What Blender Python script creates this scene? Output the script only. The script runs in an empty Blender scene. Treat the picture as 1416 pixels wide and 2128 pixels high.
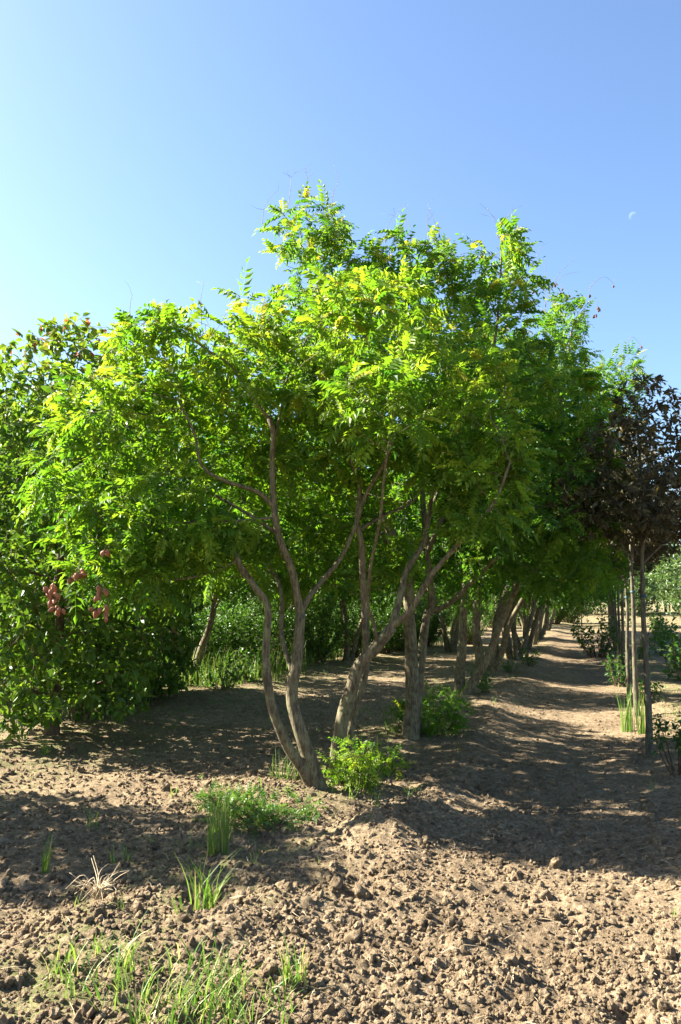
import bpy, bmesh, math, random
import numpy as np

# ------------------------------------------------------------------ camera, sky, sun, exposure
SC = bpy.context.scene
COL = SC.collection
FPX, HORIZON, CAM_H = 1700.0, 1235.0, 1.6
PITCH = math.atan((HORIZON - 1064.0) / FPX)
cam_d = bpy.data.cameras.new("camera")
cam_d.sensor_fit = 'VERTICAL'
cam_d.sensor_height = 36.0
cam_d.lens = FPX / 2128.0 * 36.0
cam_d.clip_start = 0.05
cam_d.clip_end = 3000.0
cam = bpy.data.objects.new("camera", cam_d)
COL.objects.link(cam)
cam.location = (0, 0, CAM_H)
cam.rotation_euler = (math.pi / 2 + PITCH, 0, 0)
SC.camera = cam

SUN_EL, SUN_AZ = math.radians(35.0), math.radians(-74.0)      # azimuth clockwise from +Y (view direction): sun on the left
sun_vec = np.array([math.sin(SUN_AZ) * math.cos(SUN_EL), math.cos(SUN_AZ) * math.cos(SUN_EL), math.sin(SUN_EL)])
world = bpy.data.worlds.new("World")
SC.world = world
world.use_nodes = True
wt = world.node_tree
wt.nodes.clear()
wo = wt.nodes.new("ShaderNodeOutputWorld")
bg = wt.nodes.new("ShaderNodeBackground")
sky = wt.nodes.new("ShaderNodeTexSky")
sky.sky_type = 'NISHITA'
sky.sun_disc = False
sky.sun_elevation = SUN_EL
sky.sun_rotation = SUN_AZ
sky.altitude = 0
sky.air_density = 1.0
sky.dust_density = 1.3
sky.ozone_density = 4.5
bg.inputs[1].default_value = 0.052
wt.links.new(sky.outputs[0], bg.inputs[0])
# faint day moon, a thin crescent fixed in the sky
def unit(v):
    v = np.array(v, float)
    return v / np.linalg.norm(v)
def pix_dir(px, py):
    f = np.array([0, math.cos(PITCH), math.sin(PITCH)])
    u = np.array([0, -math.sin(PITCH), math.cos(PITCH)])
    return f + np.array([1.0, 0, 0]) * (px - 708) / FPX + u * (1064 - py) / FPX
tc = wt.nodes.new("ShaderNodeTexCoord")
def disc(v, r0, r1):
    d = wt.nodes.new("ShaderNodeVectorMath"); d.operation = 'DISTANCE'
    nrm = wt.nodes.new("ShaderNodeVectorMath"); nrm.operation = 'NORMALIZE'
    wt.links.new(tc.outputs['Generated'], nrm.inputs[0])
    wt.links.new(nrm.outputs[0], d.inputs[0])
    d.inputs[1].default_value = tuple(v)
    m = wt.nodes.new("ShaderNodeMapRange"); m.interpolation_type = 'SMOOTHSTEP'
    m.inputs[1].default_value = r0; m.inputs[2].default_value = r1
    m.inputs[3].default_value = 1.0; m.inputs[4].default_value = 0.0
    wt.links.new(d.outputs['Value'], m.inputs[0])
    return m.outputs[0]
MR = 8.0 / FPX
lit = disc(unit(pix_dir(1316, 449)), MR * 0.7, MR * 1.1)
dark = disc(unit(pix_dir(1319.5, 452)), MR * 0.6, MR * 1.35)
sub = wt.nodes.new("ShaderNodeMath"); sub.operation = 'SUBTRACT'; sub.use_clamp = True
wt.links.new(lit, sub.inputs[0]); wt.links.new(dark, sub.inputs[1])
mul = wt.nodes.new("ShaderNodeMath"); mul.operation = 'MULTIPLY'; mul.inputs[1].default_value = 0.05
wt.links.new(sub.outputs[0], mul.inputs[0])
bg2 = wt.nodes.new("ShaderNodeBackground"); bg2.inputs[0].default_value = (1, 1, 1, 1)
wt.links.new(mul.outputs[0], bg2.inputs[1])
adds = wt.nodes.new("ShaderNodeAddShader")
wt.links.new(bg.outputs[0], adds.inputs[0]); wt.links.new(bg2.outputs[0], adds.inputs[1])
wt.links.new(adds.outputs[0], wo.inputs[0])

sd = bpy.data.lights.new("sun", 'SUN')
sd.energy = 5.0
sd.angle = math.radians(0.53)
sd.color = (1.0, 0.945, 0.86)
sun = bpy.data.objects.new("sun", sd)
COL.objects.link(sun)
sun.rotation_euler = (math.pi / 2 - SUN_EL, 0, math.pi - SUN_AZ)

SC.view_settings.view_transform = 'Standard'
SC.view_settings.look = 'None'
SC.view_settings.gamma = 1.0
SC.view_settings.exposure = 2.62
SC.cycles.max_bounces = 8
SC.cycles.diffuse_bounces = 4
SC.cycles.transmission_bounces = 6
SC.cycles.glossy_bounces = 2

# ------------------------------------------------------------------ helpers
def P(px, py, D):
    d = pix_dir(px, py)
    return np.array([0, 0, CAM_H]) + d * (D / d[1])
def G(px, py):
    d = pix_dir(px, py)
    p = np.array([0, 0, CAM_H]) + d * (-CAM_H / d[2])
    return p
def proj(p):
    p = np.asarray(p, float) - np.array([0, 0, CAM_H])
    y = p[..., 1] * math.cos(PITCH) + p[..., 2] * math.sin(PITCH)
    z = -p[..., 1] * math.sin(PITCH) + p[..., 2] * math.cos(PITCH)
    return 708 + FPX * p[..., 0] / y, 1064 - FPX * z / y

def hsh(ix, iy, seed):
    h = (ix.astype(np.int64) * 374761393 + iy.astype(np.int64) * 668265263 + seed * 982451653) & 0xFFFFFFFF
    h = ((h ^ (h >> 13)) * 1274126177) & 0xFFFFFFFF
    h = ((h ^ (h >> 16)) * 2246822519) & 0xFFFFFFFF
    h = h ^ (h >> 15)
    return (h & 0xFFFFFF) / float(0x1000000)
def vnoise(x, y, seed=0):
    ix, iy = np.floor(x), np.floor(y)
    fx, fy = x - ix, y - iy
    ix, iy = ix.astype(np.int64), iy.astype(np.int64)
    u, v = fx * fx * (3 - 2 * fx), fy * fy * (3 - 2 * fy)
    a, b = hsh(ix, iy, seed), hsh(ix + 1, iy, seed)
    c, d = hsh(ix, iy + 1, seed), hsh(ix + 1, iy + 1, seed)
    return (a * (1 - u) + b * u) * (1 - v) + (c * (1 - u) + d * u) * v - 0.5
def fbm(x, y, seed=0, octs=4):
    s, a = 0.0, 1.0
    for i in range(octs):
        s = s + a * vnoise(x * 2 ** i + 17.3 * i, y * 2 ** i - 9.1 * i, seed + i)
        a *= 0.5
    return s
def lumps(x, y, cell, seed, prob=0.8):
    """round crumbs: height of the highest half-ball at (x, y), in units of the cell size"""
    x, y = x / cell, y / cell
    ix, iy = np.floor(x).astype(np.int64), np.floor(y).astype(np.int64)
    best = np.zeros_like(x)
    for dx in (-1, 0, 1):
        for dy in (-1, 0, 1):
            cx, cy = ix + dx, iy + dy
            r = 0.20 + 0.42 * hsh(cx, cy, seed + 2) ** 1.5
            r = np.where(hsh(cx, cy, seed + 3) < prob, r, 0.001)
            ox, oy = cx + hsh(cx, cy, seed), cy + hsh(cx, cy, seed + 1)
            q = ((x - ox) ** 2 + (y - oy) ** 2) / (r * r)
            best = np.maximum(best, np.sqrt(np.clip(1 - q, 0, 1)) * r)
    return best

def new_mesh(name, verts, tris, attrs=None, mat=None, smooth=False, quads=None):
    me = bpy.data.meshes.new(name)
    verts = np.asarray(verts, np.float32)
    faces = tris if quads is None else quads
    k = 3 if quads is None else 4
    faces = np.asarray(faces, np.int32)
    n = len(faces)
    me.vertices.add(len(verts)); me.vertices.foreach_set("co", verts.ravel())
    me.loops.add(n * k); me.loops.foreach_set("vertex_index", faces.ravel())
    me.polygons.add(n); me.polygons.foreach_set("loop_start", np.arange(0, n * k, k, dtype=np.int32))
    me.polygons.foreach_set("use_smooth", np.full(n, bool(smooth)))
    for an, av in (attrs or {}).items():
        at = me.attributes.new(an, 'FLOAT', 'POINT')
        at.data.foreach_set("value", np.asarray(av, np.float32))
    me.update(calc_edges=True)
    if mat: me.materials.append(mat)
    return me
def obj(name, me, parent=None, loc=None):
    o = bpy.data.objects.new(name, me)
    COL.objects.link(o)
    if parent: o.parent = parent
    if loc is not None: o.location = tuple(float(a) for a in loc)
    return o
def tag(o, label, cat, group=None, kind=None):
    o['label'] = label
    if cat: o['category'] = cat
    if group: o['group'] = group
    if kind: o['kind'] = kind
    return o
def thing(name, loc, label, cat, group=None):
    o = bpy.data.objects.new(name, None)
    o.empty_display_size = 0.2
    COL.objects.link(o)
    o.location = tuple(float(a) for a in loc)
    return tag(o, label, cat, group)
def copy_thing(src, loc, rz, sc, label, group=None):
    c = src.copy(); COL.objects.link(c)
    c.location = tuple(float(a) for a in loc); c.rotation_euler = (0, 0, rz); c.scale = (sc, sc, sc)
    c['label'] = label
    if group: c['group'] = group
    for ch in list(src.children):
        k = ch.copy(); COL.objects.link(k); k.parent = c
        for g in list(ch.children):
            q = g.copy(); COL.objects.link(q); q.parent = k
    return c

# ------------------------------------------------------------------ materials
def mat_base(name):
    m = bpy.data.materials.new(name); m.use_nodes = True
    nt = m.node_tree; nt.nodes.clear()
    out = nt.nodes.new("ShaderNodeOutputMaterial")
    return m, nt, out
def node(nt, t, **kw):
    n = nt.nodes.new(t)
    for k, v in kw.items(): setattr(n, k, v)
    return n
def ramp(nt, stops, src):
    r = node(nt, "ShaderNodeValToRGB")
    e = r.color_ramp.elements
    while len(e) < len(stops): e.new(0.5)
    for q, (p, c) in zip(e, stops):
        q.position = p; q.color = (*c, 1)
    nt.links.new(src, r.inputs[0])
    return r.outputs[0]
def mixc(nt, fac, a, b, mode='MIX'):
    m = node(nt, "ShaderNodeMix", data_type='RGBA', blend_type=mode)
    for i, s in ((0, fac), (6, a), (7, b)):
        if isinstance(s, (int, float)): m.inputs[i].default_value = s
        elif isinstance(s, tuple): m.inputs[i].default_value = (*s, 1)
        else: nt.links.new(s, m.inputs[i])
    return m.outputs[2]
def noise(nt, scale, detail=4, rough=0.55, vec=None, dist=0.0):
    n = node(nt, "ShaderNodeTexNoise")
    n.inputs['Scale'].default_value = scale; n.inputs['Detail'].default_value = detail
    n.inputs['Roughness'].default_value = rough; n.inputs['Distortion'].default_value = dist
    if vec is not None: nt.links.new(vec, n.inputs['Vector'])
    return n.outputs['Fac']
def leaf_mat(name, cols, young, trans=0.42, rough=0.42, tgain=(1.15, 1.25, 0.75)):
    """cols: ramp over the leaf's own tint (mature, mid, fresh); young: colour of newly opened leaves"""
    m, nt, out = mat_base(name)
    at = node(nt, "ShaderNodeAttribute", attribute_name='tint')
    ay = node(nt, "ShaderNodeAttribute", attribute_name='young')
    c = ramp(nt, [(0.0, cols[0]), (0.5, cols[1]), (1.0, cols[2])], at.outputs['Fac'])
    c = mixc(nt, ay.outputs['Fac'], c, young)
    p = node(nt, "ShaderNodeBsdfPrincipled")
    p.inputs['Roughness'].default_value = rough
    p.inputs['Specular IOR Level'].default_value = 0.35
    nt.links.new(c, p.inputs['Base Color'])
    t = node(nt, "ShaderNodeBsdfTranslucent")
    tcol = mixc(nt, 1.0, c, tgain, 'MULTIPLY')
    nt.links.new(tcol, t.inputs[0])
    mx = node(nt, "ShaderNodeMixShader"); mx.inputs[0].default_value = trans
    nt.links.new(p.outputs[0], mx.inputs[1]); nt.links.new(t.outputs[0], mx.inputs[2])
    nt.links.new(mx.outputs[0], out.inputs[0])
    return m
def bark_mat(name, a, b, c, scale=1.0, lichen=None):
    m, nt, out = mat_base(name)
    tcn = node(nt, "ShaderNodeTexCoord")
    mp = node(nt, "ShaderNodeMapping"); mp.inputs['Scale'].default_value = (1, 1, 0.16)
    nt.links.new(tcn.outputs['Object'], mp.inputs[0])
    n1 = noise(nt, 60 * scale, 6, 0.6, mp.outputs[0], 0.6)
    n2 = noise(nt, 7 * scale, 4, 0.55, tcn.outputs['Object'])
    col = ramp(nt, [(0.32, a), (0.5, b), (0.68, c)], n1)
    dk = ramp(nt, [(0.35, (0.75, 0.72, 0.68)), (0.65, (1.1, 1.1, 1.05))], n2)
    col = mixc(nt, 1.0, col, dk, 'MULTIPLY')
    if lichen:
        n3 = noise(nt, 14 * scale, 5, 0.6, tcn.outputs['Object'])
        f = ramp(nt, [(0.5, (0, 0, 0)), (0.66, (0.75, 0.75, 0.75))], n3)
        col = mixc(nt, f, col, lichen)
    p = node(nt, "ShaderNodeBsdfPrincipled"); p.inputs['Roughness'].default_value = 0.85
    p.inputs['Specular IOR Level'].default_value = 0.2
    nt.links.new(col, p.inputs['Base Color'])
    bmp = node(nt, "ShaderNodeBump"); bmp.inputs['Strength'].default_value = 0.9; bmp.inputs['Distance'].default_value = 0.013
    nt.links.new(n1, bmp.inputs['Height']); nt.links.new(bmp.outputs[0], p.inputs['Normal'])
    nt.links.new(p.outputs[0], out.inputs[0])
    return m
def soil_mat(name, fine=1.0):
    m, nt, out = mat_base(name)
    g = node(nt, "ShaderNodeNewGeometry")
    v = g.outputs['Position']
    n1 = noise(nt, 0.9, 5, 0.6, v); n2 = noise(nt, 38, 6, 0.65, v); n3 = noise(nt, 7, 5, 0.6, v); n4 = noise(nt, 150, 4, 0.6, v)
    col = ramp(nt, [(0.30, (0.135, 0.100, 0.062)), (0.48, (0.235, 0.178, 0.112)), (0.70, (0.37, 0.292, 0.196))], n2)
    col2 = ramp(nt, [(0.34, (0.62, 0.60, 0.57)), (0.64, (1.14, 1.12, 1.10))], noise(nt, 11, 6, 0.7, v))
    col = mixc(nt, 1.0, col, col2, 'MULTIPLY')
    dry = ramp(nt, [(0.40, (0.86, 0.83, 0.78)), (0.62, (1.1, 1.08, 1.03))], n1)
    col = mixc(nt, 1.0, col, dry, 'MULTIPLY')
    am = node(nt, "ShaderNodeAttribute", attribute_name='moss')
    mo = node(nt, "ShaderNodeMath", operation='MULTIPLY', use_clamp=True)
    mr = ramp(nt, [(0.42, (0, 0, 0)), (0.62, (0.8, 0.8, 0.8))], n3)
    nt.links.new(am.outputs['Fac'], mo.inputs[0]); nt.links.new(mr, mo.inputs[1])
    col = mixc(nt, mo.outputs[0], col, (0.13, 0.15, 0.045))
    p = node(nt, "ShaderNodeBsdfPrincipled"); p.inputs['Roughness'].default_value = 0.95
    p.inputs['Specular IOR Level'].default_value = 0.08
    nt.links.new(col, p.inputs['Base Color'])
    b1 = node(nt, "ShaderNodeBump"); b1.inputs['Strength'].default_value = 1.0; b1.inputs['Distance'].default_value = 0.014 * fine
    nt.links.new(n2, b1.inputs['Height'])
    b3 = node(nt, "ShaderNodeBump"); b3.inputs['Strength'].default_value = 1.0; b3.inputs['Distance'].default_value = 0.055
    nt.links.new(noise(nt, 13, 6, 0.7, v), b3.inputs['Height']); nt.links.new(b3.outputs[0], b1.inputs['Normal'])
    b2 = node(nt, "ShaderNodeBump"); b2.inputs['Strength'].default_value = 0.8; b2.inputs['Distance'].default_value = 0.008
    nt.links.new(n4, b2.inputs['Height']); nt.links.new(b1.outputs[0], b2.inputs['Normal'])
    nt.links.new(b2.outputs[0], p.inputs['Normal'])
    nt.links.new(p.outputs[0], out.inputs[0])
    return m
def plain_mat(name, a, b, scale=20, rough=0.7):
    m, nt, out = mat_base(name)
    tcn = node(nt, "ShaderNodeTexCoord")
    n1 = noise(nt, scale, 4, 0.6, tcn.outputs['Object'])
    col = ramp(nt, [(0.35, a), (0.65, b)], n1)
    p = node(nt, "ShaderNodeBsdfPrincipled"); p.inputs['Roughness'].default_value = rough
    p.inputs['Specular IOR Level'].default_value = 0.25
    nt.links.new(col, p.inputs['Base Color']); nt.links.new(p.outputs[0], out.inputs[0])
    return m

M_SOIL = soil_mat("tilled_soil")
M_RAIN = leaf_mat("pinnate_leaf", [(0.034, 0.108, 0.012), (0.108, 0.208, 0.015), (0.235, 0.310, 0.024)], (0.38, 0.29, 0.03), 0.54, 0.56, (1.15, 1.3, 0.6))
M_BROAD = leaf_mat("broad_leaf", [(0.030, 0.085, 0.012), (0.090, 0.175, 0.020), (0.20, 0.26, 0.035)], (0.42, 0.10, 0.085), 0.40, 0.46, (1.3, 1.3, 0.6))
M_COPPER = leaf_mat("copper_leaf", [(0.034, 0.032, 0.014), (0.066, 0.058, 0.022), (0.12, 0.105, 0.035)], (0.13, 0.07, 0.03), 0.30, 0.60, (1.2, 1.0, 0.6))
M_BUSH = leaf_mat("bush_leaf", [(0.028, 0.078, 0.014), (0.065, 0.150, 0.020), (0.14, 0.22, 0.03)], (0.28, 0.22, 0.04), 0.42)
M_GRASS = leaf_mat("grass_blade", [(0.050, 0.130, 0.014), (0.10, 0.20, 0.022), (0.22, 0.27, 0.06)], (0.40, 0.32, 0.16), 0.40, 0.5)
M_FAR = leaf_mat("far_leaf", [(0.040, 0.080, 0.025), (0.075, 0.130, 0.035), (0.12, 0.17, 0.04)], (0.2, 0.2, 0.05), 0.35)
M_BARK = bark_mat("fissured_bark", (0.055, 0.043, 0.028), (0.135, 0.108, 0.064), (0.24, 0.205, 0.125), 1.1, (0.19, 0.185, 0.085))
M_BARK2 = bark_mat("reddish_bark", (0.050, 0.032, 0.022), (0.115, 0.075, 0.045), (0.19, 0.14, 0.09), 1.2)
M_BARK3 = bark_mat("smooth_bark", (0.060, 0.050, 0.036), (0.115, 0.098, 0.068), (0.18, 0.155, 0.10), 0.8, (0.15, 0.15, 0.07))
M_POD = plain_mat("papery_pod", (0.22, 0.075, 0.035), (0.36, 0.16, 0.08), 30, 0.6)
M_PODD = plain_mat("dry_pod", (0.06, 0.03, 0.02), (0.13, 0.06, 0.04), 30, 0.7)
M_STRAW = plain_mat("dry_straw", (0.34, 0.25, 0.14), (0.52, 0.42, 0.27), 15, 0.8)
M_TWIG = plain_mat("dead_twig", (0.12, 0.09, 0.065), (0.24, 0.19, 0.14), 15, 0.8)
M_TIE = plain_mat("tie_band", (0.02, 0.05, 0.06), (0.03, 0.07, 0.08), 15, 0.5)

# ------------------------------------------------------------------ ground
ROW_D = unit([0.30, 1.0]); ROW_N = np.array([ROW_D[1], -ROW_D[0]])
B_MAIN = G(668, 1652)[:2]
def row_s(x, y):
    return (x - B_MAIN[0]) * ROW_N[0] + (y - B_MAIN[1]) * ROW_N[1]
def row_t(x, y):
    return (x - B_MAIN[0]) * ROW_D[0] + (y - B_MAIN[1]) * ROW_D[1]
def gauss(a, w): return np.exp(-(a / w) ** 2)
MOUNDS = [(*G(800, 1745)[:2], 0.30, 0.13), (*G(640, 1690)[:2], 0.45, 0.05), (*G(470, 1640)[:2], 0.5, 0.05), (*G(250, 1640)[:2], 0.4, 0.06),
          (*G(600, 1790)[:2], 0.22, -0.07), (*G(430, 1880)[:2], 0.16, -0.09), (*G(1040, 1500)[:2], 0.35, 0.05), (*G(1300, 2060)[:2], 0.09, -0.09),
          (*G(740, 1830)[:2], 0.14, -0.07), (*G(540, 1760)[:2], 0.16, -0.06), (*G(120, 1720)[:2], 0.35, 0.05)]
def ground_macro(x, y):
    s, t = row_s(x, y), row_t(x, y)
    near = 1.0 / (1 + (np.hypot(x, y) / 60.0) ** 4)
    wob = fbm(t * 0.5, s * 0.5, 5, 2) * 0.5
    z = 0.07 * gauss(s + wob, 0.75) + 0.05 * gauss(s - 0.85 - wob * 0.6, 0.25) * np.clip(t + 1.0, 0, 1) + 0.07 * gauss(s - 3.35, 0.55) + 0.08 * gauss(s + 3.6, 0.7)
    z = z - 0.05 * gauss(s - 2.1, 0.8) + 0.10 * gauss(s - 9.0, 1.2)
    z = z + 0.06 * fbm(x * 0.6, y * 0.6, 11, 3)
    for mx, my, w, h in MOUNDS:
        z = z + h * np.exp(-((x - mx) ** 2 + (y - my) ** 2) / (w * w))
    return z * near - 0.03
def ground_h(x, y):
    x, y = np.asarray(x, float), np.asarray(y, float)
    z = ground_macro(x, y)
    s = row_s(x, y)
    d = np.hypot(x, y)
    path = np.clip(1 - np.abs(s - 2.1) / 1.0, 0, 1) * np.clip((d - 5.0) / 2.0, 0, 1)
    rough = (1 - 0.45 * path) * (0.75 + 0.7 * np.clip(fbm(x * 0.8, y * 0.8, 31, 2) + 0.3, 0, 1))
    far = 1 / (1 + (d / 25.0) ** 3)
    wx, wy = x + 0.05 * vnoise(x * 9, y * 9, 71), y + 0.05 * vnoise(x * 9, y * 9, 72)
    z = z + far * rough * (0.045 * fbm(x * 3.2, y * 3.2, 41, 4) + 0.016 * fbm(x * 9.5, y * 9.5, 47, 3)
        + 0.30 * lumps(wx, wy, 0.11, 51, 0.15) * 0.11 + 0.30 * lumps(wx, wy, 0.05, 61, 0.5) * 0.05 + 0.40 * lumps(x, y, 0.026, 81, 0.75) * 0.026 + 0.005 * vnoise(x * 34, y * 34, 44))
    return z
def gz(x, y): return float(ground_macro(np.array([x], float), np.array([y], float))[0])
def on_ground(px, py):
    p = G(px, py); return np.array([p[0], p[1], gz(p[0], p[1])])

def build_ground():
    ang = np.concatenate([np.linspace(-180, -34, 40, endpoint=False), np.linspace(-34, 34, 440), np.linspace(34, 180, 41)[1:-1]])
    ang = np.radians(ang)
    rad = np.concatenate([[0.15, 0.5, 0.9, 1.3, 1.6, 1.8], np.geomspace(2.0, 14, 370, endpoint=False), np.geomspace(14, 60, 90, endpoint=False), np.geomspace(60, 1500, 24)])
    A, R = np.meshgrid(ang, rad)
    x, y = (R * np.sin(A)).ravel(), (R * np.cos(A)).ravel()
    z = ground_h(x, y)
    nA, nR = len(ang), len(rad)
    i, j = np.meshgrid(np.arange(nR - 1), np.arange(nA), indexing='ij')
    j2 = (j + 1) % nA
    q = np.stack([i * nA + j, i * nA + j2, (i + 1) * nA + j2, (i + 1) * nA + j], -1).reshape(-1, 4)[:, ::-1]
    s = row_s(x, y)
    d = np.hypot(x, y)
    moss = np.clip(gauss(s + 0.1, 0.6) * 0.8 + gauss(s + 3.4, 1.1) * 0.9 + 0.9 * np.exp(-((x + 1.3) ** 2 / 1.2 + (y - 2.9) ** 2 / 0.5)) + 0.8 * gauss(s - 3.35, 0.4), 0, 1)
    moss = np.maximum(moss, np.clip((-s - 2.6) / 0.8, 0, 1) * (d > 9) * 0.9)
    moss = np.maximum(moss, np.clip((d - 34) / 12, 0, 0.85))
    v = np.stack([x, y, z], -1)
    v = np.vstack([v, [[0, 0, float(ground_h(np.array([0.0]), np.array([0.0]))[0])]]])
    me = new_mesh("ground", v, None, {'moss': np.append(moss, 0)}, M_SOIL, True, quads=q)
    o = obj("ground", me)
    o['kind'] = 'structure'; o['label'] = 'pale brown tilled soil of the tree nursery'
    return o
build_ground()

# ------------------------------------------------------------------ plants: skeletons
def catmull(pts, step):
    pts = np.asarray(pts, float)
    if len(pts) == 2: pts = np.array([pts[0], (pts[0] + pts[1]) / 2, pts[1]])
    e = np.vstack([2 * pts[0] - pts[1], pts, 2 * pts[-1] - pts[-2]])
    outp = []
    for i in range(1, len(e) - 2):
        n = max(1, int(round(np.linalg.norm(e[i + 1] - e[i]) / step)))
        t = np.linspace(0, 1, n, endpoint=False)[:, None]
        p0, p1, p2, p3 = e[i - 1], e[i], e[i + 1], e[i + 2]
        outp.append(0.5 * (2 * p1 + (p2 - p0) * t + (2 * p0 - 5 * p1 + 4 * p2 - p3) * t ** 2 + (3 * p1 - p0 - 3 * p2 + p3) * t ** 3))
    outp.append(e[-2][None])
    return np.vstack(outp)
def tube(pts, rad, sides, rng=None, rough=0.0):
    pts = np.asarray(pts, float); n = len(pts)
    tan = np.gradient(pts, axis=0)
    tan /= np.linalg.norm(tan, axis=1)[:, None] + 1e-9
    mt = tan.mean(0)
    ref = np.eye(3)[np.argmin(np.abs(mt))]
    u = np.cross(tan, ref); u /= np.linalg.norm(u, axis=1)[:, None] + 1e-9
    w = np.cross(tan, u)
    a = np.linspace(0, 2 * math.pi, sides, endpoint=False)
    rr = np.repeat(np.asarray(rad, float)[:, None], sides, 1)
    if rough > 0:
        ph = rng.random() * 50
        L = np.concatenate([[0], np.cumsum(np.linalg.norm(np.diff(pts, axis=0), axis=1))])
        AA, LL = np.meshgrid(a, L)
        ns = vnoise(ph + np.cos(AA) * 1.2 + LL * 6, np.sin(AA) * 1.2 + LL * 1.1 + ph, 7) + 0.6 * vnoise(ph + np.cos(AA) * 3.0 + LL * 2, np.sin(AA) * 3.0 + 9 + LL * 5, 9)
        rr = rr * (1 + rough * ns)
    v = pts[:, None] + rr[..., None] * (u[:, None] * np.cos(a)[None, :, None] + w[:, None] * np.sin(a)[None, :, None])
    v = v.reshape(-1, 3)
    i, j = np.meshgrid(np.arange(n - 1), np.arange(sides), indexing='ij')
    j2 = (j + 1) % sides
    a0, a1, b0, b1 = i * sides + j, i * sides + j2, (i + 1) * sides + j, (i + 1) * sides + j2
    t = np.concatenate([np.stack([a0, a1, b1], -1).reshape(-1, 3), np.stack([a0, b1, b0], -1).reshape(-1, 3)])
    cap = np.array([[(n - 1) * sides + k, (n - 1) * sides + (k + 1) % sides, len(v)] for k in range(sides)])
    v = np.vstack([v, pts[-1] + tan[-1] * rad[-1] * 0.6])
    return v, np.vstack([t, cap])
def join(parts):
    vs, ts, k = [], [], 0
    for v, t in parts:
        vs.append(v); ts.append(np.asarray(t) + k); k += len(v)
    return np.vstack(vs), np.vstack(ts)
def ellipsoid_points(rng, lobes, n, shell=0.28):
    w = np.array([l[3] * l[4] * l[5] for l in lobes]) ** 0.62
    idx = rng.choice(len(lobes), n, p=w / w.sum())
    d = rng.normal(size=(n, 3)); d /= np.linalg.norm(d, axis=1)[:, None]
    L = np.array(lobes)
    return L[idx, :3] + d * (rng.random(n) ** shell)[:, None] * L[idx, 3:6]
def colonize(rng, pos, par, att, step=0.12, infl=0.9, kill=0.22, iters=90, up=0.12, cap=9000):
    pos = list(map(np.asarray, pos)); par = list(par)
    N0 = len(pos)
    Pn = np.zeros((cap + 10, 3)); Pn[:N0] = np.array(pos); n = N0
    nchild = np.zeros(cap + 10, int)
    d = np.full(len(att), 1e9); near = np.zeros(len(att), int)
    def upd(a, b):
        nonlocal d, near
        for c0 in range(a, b, 400):
            c1 = min(b, c0 + 400)
            D = ((att[:, None] - Pn[None, c0:c1]) ** 2).sum(-1)
            k = D.argmin(1); m = np.sqrt(D[np.arange(len(att)), k])
            u = m < d
            d[u] = m[u]; near[u] = c0 + k[u]
    upd(0, n)
    for it in range(iters):
        keep = d > kill
        att, d, near = att[keep], d[keep], near[keep]
        if len(att) < 3 or n >= cap: break
        a = np.nonzero(d < infl)[0]
        if len(a) == 0:
            a = np.argsort(d)[:40]
        acc = np.zeros((n, 3)); v = att[a] - Pn[near[a]]
        v /= np.linalg.norm(v, axis=1)[:, None] + 1e-9
        np.add.at(acc, near[a], v)
        g = np.unique(near[a]); g = g[nchild[g] < 3]
        if len(g) == 0: break
        dr = acc[g]; dr /= np.linalg.norm(dr, axis=1)[:, None] + 1e-9
        dr = dr + rng.normal(size=dr.shape) * 0.16 + np.array([0, 0, up]); dr /= np.linalg.norm(dr, axis=1)[:, None]
        newp = Pn[g] + dr * step
        m = min(len(newp), cap - n)
        Pn[n:n + m] = newp[:m]; par.extend(int(q) for q in g[:m]); nchild[g[:m]] += 1
        upd(n, n + m); n += m
    return Pn[:n], np.array(par), nchild[:n]

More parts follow.
